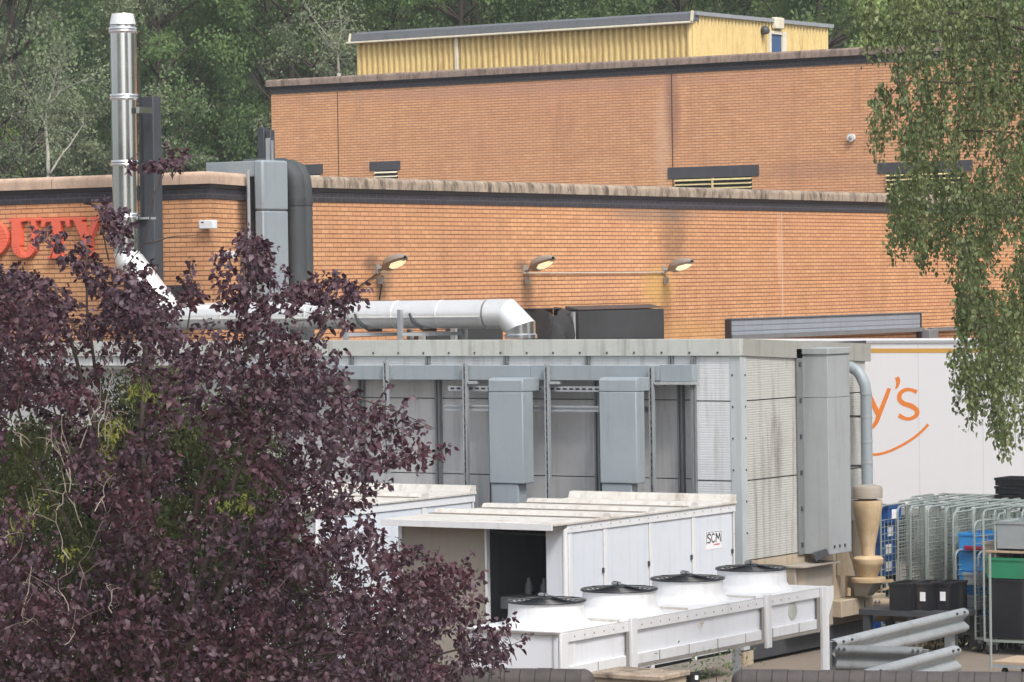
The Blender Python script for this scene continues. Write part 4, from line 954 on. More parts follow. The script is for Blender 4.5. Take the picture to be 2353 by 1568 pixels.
# ------------------------------------------------------------------ trailer
M['seam'] = plain('trailer_seam', (.60, .61, .63), .4)
vT = 54.3
tr = thing('trailer', 'white lorry trailer with orange lettering and smile mark parked behind the cages', 'trailer', (-26, vT+1.25, 0))
def tz(y): return UZ(2150, y, vT)
zT = tz(784)
B((-33.4, vT, .95), (-19.6, vT+2.5, zT)).build('body', M['trailer'], tr, bevel=.03)
MB().box((-33.42, vT-.02, zT-.03), (-19.58, vT-.001, zT+.012)).build('top_rail', M['trim'], tr)
B((-33.4, vT-.004, tz(811)), (-19.6, vT-.001, tz(801))).build('stripe', M['orange_dull'], tr)
MB().box((-33.4, vT-.02, .85), (-19.6, vT+.02, .945)).build('side_rail', M['zinc'], tr)
se = MB()
for k in range(11):
    u = -33.0+1.22*k; B((u, vT-.0012, 1.0), (u+.012, vT-.0006, zT-.05)).build('panel_seam', M['seam'], tr)
MB().box((-33.2, vT+.75, .75), (-19.8, vT+.9, .94)).box((-33.2, vT+1.6, .75), (-19.8, vT+1.75, .94)).build('chassis', M['dark_steel'], tr)
for k in range(3):
    for vv in (vT+.12, vT+2.05):
        u = -31.2+1.31*k; wl = MB().tube([(u, vv, .45), (u, vv+.32, .45)], .45, 24).build('wheel', M['rubber'], tr)
        MB().tube([(u, vv-.01, .45), (u, vv+.02, .45)], .25, 20).build('rim', M['zinc'], wl)
MB().box((-21.5, vT+.3, 0), (-21.35, vT+.45, .94)).box((-21.5, vT+2.0, 0), (-21.35, vT+2.15, .94)).build('landing_leg', M['dark_steel'], tr)
def ribbon(pts, ws, name, mt, par, lift=0):
    """flat lettering stroke on the trailer side: centre line in picture units, widths in picture units"""
    n = len(pts); mb = MB(); vs = []
    for i, (x, y) in enumerate(pts):
        a = pts[max(0, i-1)]; b = pts[min(n-1, i+1)]; dx, dy = b[0]-a[0], b[1]-a[1]; l = math.hypot(dx, dy); nx_, ny_ = -dy/l, dx/l
        for s_ in (-1, 1):
            X, Y = x+nx_*s_*ws[i]/2, y+ny_*s_*ws[i]/2; vs.append((UV(X, Y, vT), vT-.003-lift, UZ(X, Y, vT)))
    k = len(vs); vs += [(a, vT-.0005, c) for a, b, c in vs]
    fs = []
    for i in range(n-1):
        fs += [(2*i, 2*i+1, 2*i+3, 2*i+2), (k+2*i, k+2*i+2, k+2*i+3, k+2*i+1), (2*i, 2*i+2, k+2*i+2, k+2*i), (2*i+1, k+2*i+1, k+2*i+3, 2*i+3)]
    return mb.add(vs, fs).build(name, mt, par, sharp=False)
def spl(pts, n=6):
    out = []
    for i in range(len(pts)-1):
        p0 = pts[max(0, i-1)]; p1 = pts[i]; p2 = pts[i+1]; p3 = pts[min(len(pts)-1, i+2)]
        for j in range(n):
            t = j/n; out.append(tuple(.5*((2*p1[k])+(-p0[k]+p2[k])*t+(2*p0[k]-5*p1[k]+4*p2[k]-p3[k])*t*t+(-p0[k]+3*p1[k]-3*p2[k]+p3[k])*t**3) for k in range(len(p1))))
    out.append(tuple(pts[-1])); return out
Z = lambda a, b: (1882.35+a/3.266/1.0625, 734.1+b/3.266/1.0625)       # measured on an enlarged view
def stroke2(pw, name='lettering'):
    q = spl([(*Z(a, b), w_/3.266/1.0625) for a, b, w_ in pw]); return ribbon([(a, b) for a, b, c in q], [c for a, b, c in q], name, M['orange'], tr)
ribbon([Z(375, 550), Z(480, 775)], [38/3.47, 38/3.47], 'lettering', M['orange'], tr, .003)
stroke2([(560, 550, 30), (522, 650, 34), (480, 755, 36), (455, 820, 34), (425, 858, 28), (380, 872, 24)])
stroke2([(780, 580, 34), (735, 563, 26), (690, 562, 28), (648, 590, 34), (640, 635, 36), (672, 670, 38), (735, 692, 40), (778, 725, 38), (775, 765, 34), (735, 790, 28), (690, 792, 28), (635, 765, 36)])
stroke2([(618, 462, 34), (630, 490, 34), (625, 525, 24), (610, 553, 12)])
stroke2([(240, 1035, 20), (340, 1070, 20), (430, 1080, 20), (530, 1062, 20), (640, 1015, 20), (740, 955, 20), (810, 900, 20), (870, 838, 22)], 'smile_mark')

# ------------------------------------------------------------------ roll cages
def make_cage(name, label, ht=1.72, wd=.72, dp=.82, mt=None, rungs=10, verts=3, group=None, shelf=False, base=True):
    mt = mt or M['cage']; t = thing(name, label, 'roll cage', (0, 0, 0), group); zb = .2
    b = MB().box((-wd/2, -dp/2, zb-.03), (wd/2, -dp/2+.035, zb)).box((-wd/2, dp/2-.035, zb-.03), (wd/2, dp/2, zb)).box((-wd/2, -dp/2+.035, zb-.03), (-wd/2+.035, dp/2-.035, zb)).box((wd/2-.035, -dp/2+.035, zb-.03), (wd/2, dp/2-.035, zb))
    if base:
        for i in range(5): b.box((-wd/2+.036, -dp/2+.1+i*.14, zb-.02), (wd/2-.036, -dp/2+.115+i*.14, zb-.005))
    b.build('base', mt, t)
    def frame(p, q, k):
        """hooped side frame from p to q with rungs"""
        p = Vector(p); q = Vector(q); d = (q-p).normalized(); L = (q-p).length; r = .015; c = .09; z1 = zb+ht-.2
        hoop = [p, p+zz*(z1-c-zb)] + [p+d*(c-c*math.cos(a))+zz*(z1-zb-c+c*math.sin(a)) for a in (.5, 1.05, 1.57)] + [q-d*(c-c*math.cos(a))+zz*(z1-zb-c+c*math.sin(a)) for a in (1.57, 1.05, .5)] + [q+zz*(z1-c-zb), q]
        m_ = MB().tube(hoop, r, 6)
        for i in range(rungs): 
            z = zz*(.08+(z1-zb-.28)*i/(rungs-1)); m_.tube([p+z, q+z], .0055, 4)
        for i in range(verts):
            o = d*(L*(i+1)/(verts+1)); m_.tube([p+o, p+o+zz*(z1-zb-.2)], .005, 4)
        m_.build('side_frame' if k else 'back_frame', mt, t)
    frame((-wd/2, -dp/2+.02, zb), (-wd/2, dp/2-.02, zb), 1); frame((wd/2, -dp/2+.02, zb), (wd/2, dp/2-.02, zb), 1); frame((-wd/2+.02, dp/2, zb), (wd/2-.02, dp/2, zb), 0)
    for (x, y) in ((-wd/2+.05, -dp/2+.06), (wd/2-.05, -dp/2+.06), (-wd/2+.05, dp/2-.06), (wd/2-.05, dp/2-.06)):
        k = MB().box((x-.03, y-.03, .12), (x+.03, y+.03, zb-.031)).box((x-.032, y-.012, .05), (x-.024, y+.012, .12)).box((x+.024, y-.012, .05), (x+.032, y+.012, .12)).build('castor', M['zinc'], t)
        MB().tube([(x-.02, y, .062), (x+.02, y, .062)], .062, 14).build('wheel', M['rubber'], k)
    return t
gl = 'roll cages nested in the yard'
cageA = make_cage('roll_cage', 'x', group=gl, ht=1.84, rungs=15, verts=6)
first = True
ords = ['first', 'second', 'third', 'fourth', 'fifth', 'sixth', 'seventh', 'eighth', 'ninth', 'tenth', 'eleventh', 'twelfth', 'thirteenth']
c0 = at(2078, 1300, 47.6)
for j, (n, rn) in enumerate(((7, 'front row'), (12, 'middle row'), (13, 'back row'))):
    for k in range(n):
        loc = (c0.x+k*.235+.02*math.sin(k*2.1+j)-.25*j, c0.y+.4+j*.92+.05*math.sin(k*3.3+j), 0); lb = f'{ords[k]} zinc roll cage from the cyclone in the {rn} of the nested cages'
        rz = .05*math.sin(k*1.9+j*1.7)
        if first: cageA.location = loc; cageA['label'] = lb; first = False; o = cageA
        else: o = copy_tree(cageA, None, loc, rz, lb)
blc = make_cage('roll_cage', 'zinc roll cage filled with the bright blue totes', ht=1.80, wd=.66, dp=.78, rungs=13, verts=3)
q_ = at(2240, 1300, 46.6); blc.location = (q_.x, q_.y+.4, 0)
# bright blue stack inside the front cage of row 3
def crate(loc, sx, sy, sz, mt, label, name='crate', group=None, lid=False):
    x, y, z = loc; t = thing(name, label, 'crate', loc, group); w_ = .02
    MB().box((x-sx/2, y-sy/2, z), (x+sx/2, y+sy/2, z+.02)).box((x-sx/2, y-sy/2, z+.0201), (x+sx/2, y-sy/2+w_, z+sz)).box((x-sx/2, y+sy/2-w_, z+.0201), (x+sx/2, y+sy/2, z+sz)).box((x-sx/2, y-sy/2+w_, z+.0201), (x-sx/2+w_, y+sy/2-w_, z+sz)).box((x+sx/2-w_, y-sy/2+w_, z+.0201), (x+sx/2, y+sy/2-w_, z+sz)).build('body', mt, t)
    MB().box((x-sx/2-.012, y-sy/2-.012, z+sz-.035), (x+sx/2+.012, y-sy/2, z+sz)).box((x+sx/2, y-sy/2-.0, z+sz-.035), (x+sx/2+.012, y+sy/2, z+sz)).box((x-sx/2-.012, y-sy/2, z+sz-.035), (x-sx/2, y+sy/2, z+sz)).build('rim', mt, t)
    return t
bx, by = q_.x, q_.y+.42
pos3 = ['lowest', 'second lowest', 'middle', 'second highest', 'topmost']
for k in range(5):
    crate((bx, by-.02, .235+k*.26), .56, .60, .25, M['crate_sky'], f'{pos3[k]} bright blue tote stacked in the roll cage', 'tote', 'bright blue totes stacked in a roll cage')
for k in range(2): pass
# dark blue crates by the cyclone
p0 = at(2000, 1300, 48.4)
def on_g(x, y): return on_z(x, y, 0)
levels = [(2026, 1296, 1250), (2026, 1246, 1200)]
zb0 = 5-(1462-640)*47/FD*1.0
nb = ['lowest', 'second', 'third', 'fourth', 'fifth', 'sixth', 'top']
for k in range(7):
    z = .12+k*.245; dx = [.0, 0, 0, .0, .0, .03, .10][k]; mt = M['crate_black'] if k in (1, 2) else M['crate_blue']
    c = crate((p0.x+dx, p0.y, z), .58, .4, .235, mt, f'{nb[k]} {"black" if k in (1,2) else "dark blue"} crate in the labelled stack behind the cyclone', 'crate', 'crates stacked behind the cyclone')
    B((p0.x+dx+.3025, p0.y-.12, z+.05), (p0.x+dx+.306, p0.y+.05, z+.18)).build('label', M['paper'], c)
tag(B((p0.x-.4, p0.y-.3, .0), (p0.x+.4, p0.y+.3, .119)).build('pallet', M['crate_blue']), 'blue plastic pallet under the labelled crate stack', 'pallet')
# black crates on a black pallet in front of the cages
qb = on_z(2120, 1480, .45)
for i, (xx, lb) in enumerate(((2086, 'large black crate at the left on the black pallet'), (2134, 'large black crate with a white label on the black pallet'), (2180, 'large black crate at the right end of the black pallet'))):
    p_ = at(xx, 1350, 46.1); c = crate((p_.x, p_.y, .58), .30, .5, .36, M['crate_black'], lb, 'crate', 'black crates on the pallet in front of the cages')
    if i: MB().box((p_.x-.0, p_.y-.266, .70), (p_.x+.08, p_.y-.2625, .82)).build('label', M['paper'], c)
pq = at(2128, 1400, 46.1)
pl = thing('pallet', 'black plastic pallet stand carrying the black crates', 'pallet', (pq.x, pq.y, 0))
MB().box((pq.x-.8, pq.y-.4, .5), (pq.x+.62, pq.y+.4, .575)).build('deck', M['dark_steel'], pl)
for dx in (-.75, -.1, .5):
    for dy in (-.38, .28): B((pq.x+dx, pq.y+dy, 0), (pq.x+dx+.1, pq.y+dy+.1, .5)).build('leg', M['dark_steel'], pl)
# black crates on top of the cages at right
for k in range(3):
    p_ = at(2345, 1140, 49.2); crate((p_.x+.1, p_.y, 1.78+k*.12), .75, .5, .11, M['crate_black'], ('lowest', 'middle', 'top')[k]+' flat black crate lying on top of the cages at the right edge', 'crate', 'flat black crates on top of the cages')

# low rack trolley and tall slim cage in front
rk = make_cage('roll_cage', 'low narrow zinc rack trolley with many rungs and a crimson tray on top', 1.30, .40, .62, M['cage'], 13, 0, None)
gp = on_z(2256, 1484, 0); rk.location = (gp.x, gp.y, 0); rk.rotation_euler = (0, 0, -.25)
s2 = make_cage('roll_cage', 'tall slim zinc cage with pale contents between the rack trolley and the green crate', 1.74, .34, .62, M['cage'], 14, 1, None)
gp2 = on_z(2296, 1497, 0); s2.location = (gp2.x, gp2.y, 0); s2.rotation_euler = (0, 0, -.2)
t_ = crate((gp.x, gp.y, 1.30), .30, .36, .06, M['crimson'], 'shallow crimson tray on the low rack trolley', 'tray')
for k in range(3): crate((gp.x, gp.y, .24+k*.30), .3, .46, .16, M['crate_grey'], ('lowest', 'middle', 'upper')[k]+' grey tray inside the low rack trolley', 'tray', 'grey trays in the rack trolley')
crate((gp2.x, gp2.y, 1.05), .24, .42, .42, M['cap_grey'], 'pale bagged load inside the tall slim cage', 'load_box')
bigc = make_cage('roll_cage', 'large roll cage at the right edge holding black and green crates', 1.9, .95, .9, M['cage'], 4, 1, None)
gp3 = on_z(2368, 1500, 0); bigc.location = (gp3.x, gp3.y, 0); bigc.rotation_euler = (0, 0, .06)
crate((gp3.x, gp3.y, .22), .85, .8, .78, M['crate_black'], 'big black bin in the large roll cage at right', 'bin')
crate((gp3.x, gp3.y, 1.01), .85, .8, .27, M['crate_green'], 'green crate on the black bin in the large roll cage', 'crate')
crate((gp3.x+.05, gp3.y, 1.40), .7, .7, .36, M['crate_grey'], 'grey plastic tote above the green crate', 'tote')
tag(B((gp3.x-.46, gp3.y-.4, 1.345), (gp3.x+.46, gp3.y+.4, 1.37)).build('shelf_board', M['board']), 'wooden shelf board under the grey tote', 'board')
ftr = thing('platform_trolley', 'flat trolley with one tall post at the bottom right corner', 'trolley', (0, 0, 0))
gq = on_z(2306, 1552, 0)
MB().box((gq.x+.0, gq.y-.35, .18), (gq.x+1.3, gq.y+.4, .21)).build('deck', M['board'], ftr)
MB().box((gq.x-.01, gq.y-.36, .14), (gq.x+1.3, gq.y-.33, .178)).box((gq.x-.01, gq.y-.32, .14), (gq.x+.02, gq.y+.4, .178)).build('frame', M['zinc'], ftr)
MB().tube([(gq.x, gq.y-.36, .1), (gq.x, gq.y-.36, 1.55)], .017, 8).build('post', M['cage'], ftr)
for dx, dy in ((.15, -.28), (1.1, -.28), (.15, .3)): MB().tube([(gq.x+dx-.02, gq.y+dy, .065), (gq.x+dx+.02, gq.y+dy, .065)], .065, 14).build('wheel', M['rubber'], ftr)

# ------------------------------------------------------------------ crash barriers
WP = [(0, .155), (.035, .15), (.08, .115), (.083, .075), (.03, .03), (.0, .0), (.03, -.03), (.083, -.075), (.08, -.115), (.035, -.15), (0, -.155)]
def barrier(p, q, zc0, zc1, mt, label, out, posts, group='steel crash barriers in the yard', name='crash_barrier', sc=1.02):
    p = Vector((p[0], p[1], 0)); q = Vector((q[0], q[1], 0)); T = thing(name, label, 'barrier', (p+q)/2, group); d = (q-p).normalized(); nn = Vector((d.y, -d.x, 0))*out
    vs = []; n = len(WP)
    for (c, zc) in ((p, zc0), (q, zc1)):
        for (o, z) in WP: vs.append(c+nn*o*sc+zz*(zc+z*sc))
        for (o, z) in WP: vs.append(c+nn*(o*sc-.008)+zz*(zc+z*sc))
    fs = []
    for j in range(n-1): fs += [(j, j+1, 2*n+j+1, 2*n+j), (n+j+1, n+j, 3*n+j, 3*n+j+1)]
    fs += [(0, 2*n, 3*n, n), (n-1, 2*n-1, 4*n-1, 3*n-1)]
    MB().add(vs, fs, True).build('beam', mt, T, sharp=False)
    bo = MB()
    for s_ in (.04, .10, .9, .96):
        c = p+(q-p)*s_; zc = zc0+(zc1-zc0)*s_; bo.tube([c+nn*.07*sc+zz*(zc+.11*sc), c+nn*.10*sc+zz*(zc+.125*sc)], .016, 6)
    bo.build('bolt', M['dark_steel'], T)
    for s_ in posts:
        c = p+(q-p)*s_-nn*.07; zc = zc0+(zc1-zc0)*s_
        MB().bar(c, c+zz*(zc+.12), .10, .12, upv=d).build('post', mt, T)
    return T
def gp_(x, y, z): return on_z(x, y, z)
a1, a2 = gp_(1910, 1500, .5), gp_(2213, 1425, .5)
barrier(a1, a2, .5, .5, M['rail'], 'long galvanised crash barrier rising to the right across the yard, the upper bright one', 1, (.03, .2, .93))
b1, b2 = gp_(1985, 1572, .5), gp_(2194, 1514, .5)
barrier(b1, b2, .5, .5, M['rail'], 'nearest galvanised crash barrier, its bright end just above the foreground wall', 1, (.9,))
cA, cB = gp_(1925, 1505, .5), gp_(2122, 1510, .5)
barrier(cA, cB, .46, .46, M['rail_shade'], 'galvanised crash barrier running level between the two bright ones', 1, (.02, .25, .98))
dA, dB = gp_(2008, 1402, .5), gp_(2146, 1402, .5)
barrier(dA, dB, .5, .5, M['rail_old'], 'dust-browned crash barrier beside the cyclone wall', 1, (.97,))

# ------------------------------------------------------------------ foreground brick walls
def nearwall(x0, x1, yl, yr, Yc, label, endl, endr):
    P0_ = at(x0, yl, Yc+ (0 if x0 > 0 else 0)); 
    c = at((x0+x1)/2, (yl+yr)/2, Yc); dcam = Vector((1, -.21)).normalized()
    d = r0*dcam.x+f0*dcam.y; d.z = 0; d.normalize(); nrm = Vector((-d.y, d.x, 0))
    # intersections of the two rays with the wall's vertical plane
    def hit(x, y):
        rr = ray(x, y); t = (c-EYE).dot(nrm)/rr.dot(nrm); return EYE+rr*t
    A_, B_ = hit(x0, yl), hit(x1, yr); z = (A_.z+B_.z)/2; r = .105
    T = thing('brick_wall', label, 'wall', (c.x, c.y, 0))
    back = -nrm if (c-EYE).dot(nrm) < 0 else nrm
    mb = MB(); L = (B_-A_).length; A2 = Vector((A_.x, A_.y, z)); 
    MB().bar(A2+back*.11+zz*(-r-.02-(z-r-.02)/2), A2+d*L+back*.11+zz*(-r-.02-(z-r-.02)/2), .20, z-r-.03).build('wall', M['near_brick'], T)
    n = int(L/.122); wd = L/n; random.seed(int(x0)+7)
    for k in range(n):
        g = .004; s0 = A2+d*(k*wd+g)+back*.11; s1 = A2+d*((k+1)*wd-g)+back*.11; dz = random.uniform(-.003, .003)
        prof = []; 
        for i in range(11):
            a = math.pi*i/10; prof.append((-.112*math.cos(a), (r*math.sin(a) if 1 else 0)))
        prof = [(-.112, -.05)] + prof + [(.112, -.05)]
        vs = []
        for s_ in (s0, s1):
            for (o, h) in prof: vs.append(s_+back*o+zz*(h-r+dz))
        m_ = len(prof); fs = [(i, i+1, m_+i+1, m_+i) for i in range(m_-1)] + [tuple(reversed(range(m_))), tuple(m_+i for i in range(m_)), (0, m_, 2*m_-1, m_-1)]
        mb.add(vs, fs, True)
    for e_, s_ in ((endl, A2), (endr, A2+d*L)):     # rounded stop end
        if not e_: continue
        sg_ = -1 if s_ is A2 else 1; vs = []; kk = 8
        for j in range(kk+1):
            b_ = math.pi/2*j/kk
            for i in range(11):
                a = math.pi*i/10; vs.append(s_+back*(.11-.112*math.cos(a))+d*(sg_*r*math.sin(b_)*math.sin(a)*.9)+zz*(r*math.cos(b_)*math.sin(a)-r))
        mb.add(vs, [(j*11+i, j*11+i+1, (j+1)*11+i+1, (j+1)*11+i) for j in range(kk) for i in range(10)], True)
    mb.build('coping', M['bullnose'], T)
    mo = MB(); vs = []
    for s_ in (A2+back*.11, A2+d*L+back*.11):
        for i in range(11):
            a = math.pi*i/10; vs.append(s_+back*(-.106*math.cos(a))+zz*(r*.94*math.sin(a)-r))
    mo.add(vs, [(i, i+1, 12+i, 11+i) for i in range(10)] + [(0, 11, 21, 10)], True).build('mortar', M['black_cloth'], T)
nearwall(-60, 1333, 1533, 1535, 28, 'left foreground brick wall with dark rounded coping, partly behind purple leaves', False, True)
nearwall(1702, 2420, 1541, 1549, 28, 'right foreground brick wall with dark rounded coping below the crash barriers', True, False)
# pale capping and black pots in the gap
g1 = at(1432, 1556, 31); cp_ = thing('low_wall', 'pale capped low wall end showing in the gap between foreground walls', 'wall', (g1.x, g1.y, 0))
zc9 = at(1432, 1549, 31).z
B((g1.x-.33, g1.y-.0, 0), (g1.x+.36, g1.y+.5, zc9-.05)).build('body', M['dusty'], cp_); B((g1.x-.36, g1.y-.03, zc9-.048), (g1.x+.39, g1.y+.53, zc9)).build('capping', M['coping_dirty'], cp_, bevel=.01)
for i, x in enumerate((1548, 1593)):
    g = at(x, 1546, 31.5); T = thing('plant_pot', ('black plastic pot, left of the pair below the condenser', 'black plastic pot, right of the pair below the condenser')[i], 'pot', (g.x, g.y, g.z-.4), 'black pots in the gap between foreground walls')
    MB().lathe((g.x, g.y, g.z-.4), [(.05, 0), (.062, .4), (.066, .4), (.066, .385), (.045, .37)], 20).build('pot', M['pot'], T)
    hx = g-EYE; n_ = -hx.normalized(); MB().bar(g+n_*.07-zz*.045+rc*.015, g+n_*.07-zz*.045+rc*.045, .004, .04).build('label', M['paper'], T)
    MB().lathe((g.x, g.y, 0), [(.02, 0), (.02, g.z-.401)], 8).build('stake', M['dark_steel'], T)

# ------------------------------------------------------------------ vegetation
rng = np.random.default_rng(11)
def inpoly(px, py, poly):
    poly = np.array(poly, float); n = len(poly); r = np.zeros(px.shape, bool); j = n-1
    for i in range(n):
        xi, yi = poly[i]; xj, yj = poly[j]
        with np.errstate(divide='ignore', invalid='ignore'):
            c = ((yi > py) != (yj > py)) & (px < (xj-xi)*(py-yi)/(yj-yi+1e-12)+xi)
        r ^= c; j = i
    return r
def leafmesh(name, P, size, aspect, mt, parent, droop=.6, fold=.25, szvar=.35, dirs=None):
    """one folded leaf (four triangles) at every point"""
    n = len(P); L = size*(1+rng.uniform(-szvar, szvar, n))[:, None]; 
    d = rng.normal(size=(n, 3)); d[:, 2] -= droop*1.5
    if dirs is not None: d = d*.75+dirs
    d /= np.linalg.norm(d, axis=1)[:, None]
    q = rng.normal(size=(n, 3)); a = np.cross(d, q); a /= np.linalg.norm(a, axis=1)[:, None]; b = np.cross(a, d)
    w_ = L*aspect*.5; V = np.empty((n, 6, 3))
    V[:, 0] = P; V[:, 1] = P+d*L*.35+a*w_+b*L*fold*.5; V[:, 2] = P+d*L*.35-a*w_+b*L*fold*.5
    V[:, 3] = P+d*L*.7+a*w_*.8+b*L*fold*.35-np.array([0, 0, 1])*L*.06; V[:, 4] = P+d*L*.7-a*w_*.8+b*L*fold*.35-np.array([0, 0, 1])*L*.06; V[:, 5] = P+d*L-np.array([0, 0, 1])*L*.15
    mid1 = P+d*L*.5
    F = np.array([[0, 2, 1], [1, 2, 4], [1, 4, 3], [3, 4, 5]])
    me = bpy.data.meshes.new(name); me.vertices.add(n*6); me.vertices.foreach_set('co', V.reshape(-1))
    idx = (np.arange(n)[:, None, None]*6+F[None]).reshape(-1); me.loops.add(len(idx)); me.loops.foreach_set('vertex_index', idx.astype(np.int32))
    me.polygons.add(len(idx)//3); me.polygons.foreach_set('loop_start', np.arange(0, len(idx), 3, dtype=np.int32)); me.polygons.foreach_set('loop_total', np.full(len(idx)//3, 3, dtype=np.int32))
    me.materials.append(mt); me.update(calc_edges=True); me.validate()
    o = bpy.data.objects.new(name, me); C.objects.link(o)
    if parent: o.parent = parent; o.matrix_parent_inverse = world_of(parent).inverted()
    return o
def curvy(p, q, k, amp, sag=0):
    p = Vector(p); q = Vector(q); out = []
    off = Vector((0, 0, 0))
    for i in range(k+1):
        t = i/k; e = math.sin(math.pi*t)
        off += Vector(rng.normal(size=3))*amp/k; out.append(p+(q-p)*t+off*e - zz*(sag*e))
    return out
def cam_pts(xd, yd, Y):
    xd = np.asarray(xd, float); yd = np.asarray(yd, float); Y = np.asarray(Y, float)
    D = np.array(fw)[None]+np.array(rc)[None]*((xd-CX)/FD)[:, None]-np.array(uc)[None]*((yd-CY)/FD)[:, None]
    return np.array(EYE)[None]+D*Y[:, None]

# --- wooded hillside: separate trees, seven growth forms
greens = {
 'dark': leaf('leaf_dark_green', ((.12, .19, .075), (.17, .25, .095), (.085, .14, .068)), .75, .42, .2, .5),
 'mid': leaf('leaf_mid_green', ((.17, .26, .095), (.23, .32, .12), (.115, .18, .08)), .75, .42, .2, .5),
 'light': leaf('leaf_yellow_green', ((.25, .34, .11), (.33, .40, .14), (.16, .23, .09)), .7, .4, .2, .7),
 'silver': leaf('leaf_grey_green', ((.23, .28, .165), (.32, .36, .22), (.15, .195, .115)), .7, .38, .2, .7)}
def tree_proto(name, label, hgt, rad, mt, nl, clumps, trunk_mt, seed, loose=1.0, ls=.13):
    global rng
    rng = np.random.default_rng(seed); T = thing(name, label, 'tree', (0, 0, 0), 'trees on the wooded hillside behind the buildings')
    tb = MB(); top = Vector((rng.uniform(-.3, .3), rng.uniform(-.3, .3), hgt*.92)); tk = curvy((0, 0, -.8), top, 8, .5); n = len(tk)
    tb.tube(tk, [.16*(1-i/(n-1))*hgt/12+.02 for i in range(n)], 8)
    cc = []; 
    for k in range(clumps):
        t = rng.uniform(.12, 1); h = hgt*t; r = rad*math.sqrt(max(.03, 1-((t-.42)/.62)**2))*rng.uniform(.45, 1.0); a = rng.uniform(0, 2*math.pi)
        c = Vector((r*math.cos(a), r*math.sin(a), h)); cc.append(c)
        if k % 2 == 0:
            i = min(n-1, max(1, int((h/hgt-.1)*n))); tb.tube(curvy(tk[i], c, 4, .4), [.05, .04, .03, .02, .008], 5)
    tb.build('trunk', trunk_mt, T, sharp=False)
    P = []
    for c in cc:
        m_ = max(20, int(nl/clumps*rng.uniform(.5, 1.6))); s_ = rad*.23*rng.uniform(.6, 1.5)*loose; g = rng.normal(size=(m_, 3)); g /= np.linalg.norm(g, axis=1)[:, None]
        g *= (rng.uniform(0, 1, m_)**.45)[:, None]; P.append(np.array(c)[None]+g*np.array([s_, s_, s_*.75])[None])
    P = np.concatenate(P); leafmesh('crown', P, ls, .62, mt, T, droop=.45, fold=.3); return T
protos = [
 tree_proto('broadleaf_tree', 'x', 13, 3.7, greens['dark'], 24000, 90, M['bark_dark'], 1),
 tree_proto('broadleaf_tree', 'x', 12, 3.4, greens['mid'], 21000, 80, M['bark_dark'], 2),
 tree_proto('broadleaf_tree', 'x', 11, 3.0, greens['dark'], 17000, 70, M['bark_dark'], 3, .9),
 tree_proto('broadleaf_tree', 'x', 9, 2.6, greens['light'], 13000, 60, M['bark_dark'], 4, .9, .12),
 tree_proto('birch_tree', 'x', 12, 2.7, greens['silver'], 13000, 80, M['bark_dark'], 5, .9, .11),
 tree_proto('broadleaf_tree', 'x', 10, 2.4, greens['silver'], 9000, 60, M['bark_dark'], 6, .85, .11)]
kinds = ['dark green', 'mid green', 'narrow dark', 'yellow-green', 'silvery', 'small silvery']
used = [False]*6; placed = 0
lay = []
rr = random.Random(4)
for row, (Y, n) in enumerate(((122, 8), (131, 9), (141, 9), (152, 10), (164, 10), (178, 11))):
    half = 1260/FD*Y
    for k in range(n):
        X = -half + 2*half*(k+.5+rr.uniform(-.3, .3))/n; xd = CX+X/Y*FD
        if row == 0 and xd > 650 and k % 2: kd = 2
        kd = rr.choice([0, 0, 1, 2, 2, 3 if xd > 900 else 0, 4 if xd < 500 else 1])
        lay.append((row, X, Y+rr.uniform(-2.5, 2.5), kd, xd))
lay += [(0, -17.2, 117, 4, 0), (0, -15.9, 114.5, 5, 150), (0, -12.6, 117.5, 4, 290), (0, -6.6, 119, 5, 770), (0, -4.2, 127, 3, 960), (1, -1.5, 128, 3, 1060), (0, 12.4, 113, 3, 2000), (0, 14.5, 114, 3, 2100), (0, -18.5, 118, 3, 30), (0, 10.8, 117, 1, 1930)]
rows_ = ['front row', 'second row', 'third row', 'fourth row', 'fifth row', 'top row']
def where(xd):
    if xd < 120: return 'above the red letters'
    if xd < 250: return 'left of the steel chimney'
    if xd < 420: return 'behind the steel chimney'
    if xd < 640: return 'behind the grey duct on the parapet'
    if xd < 830: return 'beside the tall brick block'
    if xd < 1100: return 'behind the yellow room\'s left end'
    if xd < 1600: return 'behind the yellow room\'s middle'
    if xd < 1930: return 'behind the yellow room\'s right end'
    return 'right of the yellow room'
seen = {}
for (row, X, Y, kd, xd) in lay:
    x = .838*X-.545*Y; y = .545*X+.838*Y; z = hill_z(x, y); lb = f'{kinds[kd]} tree in the {rows_[row]} {where(xd)}'
    seen[lb] = seen.get(lb, 0)+1
    if seen[lb] > 1: lb = lb.replace(' tree in', (' taller tree in', ' fuller tree in', ' leaning tree in')[min(2, seen[lb]-2)])
    if not used[kd]: o = protos[kd]; used[kd] = True; o.location = (x, y, z-.3); o['label'] = lb
    else: o = copy_tree(protos[kd], None, (x, y, z-.3), rr.uniform(0, 6.28), lb)
    s_ = rr.uniform(.85, 1.15); o.scale = (s_, s_, s_*rr.uniform(.9, 1.15)); placed += 1
for i in range(6):
    if not used[i]:
        for c in list(protos[i].children): bpy.data.objects.remove(c)
        bpy.data.objects.remove(protos[i])

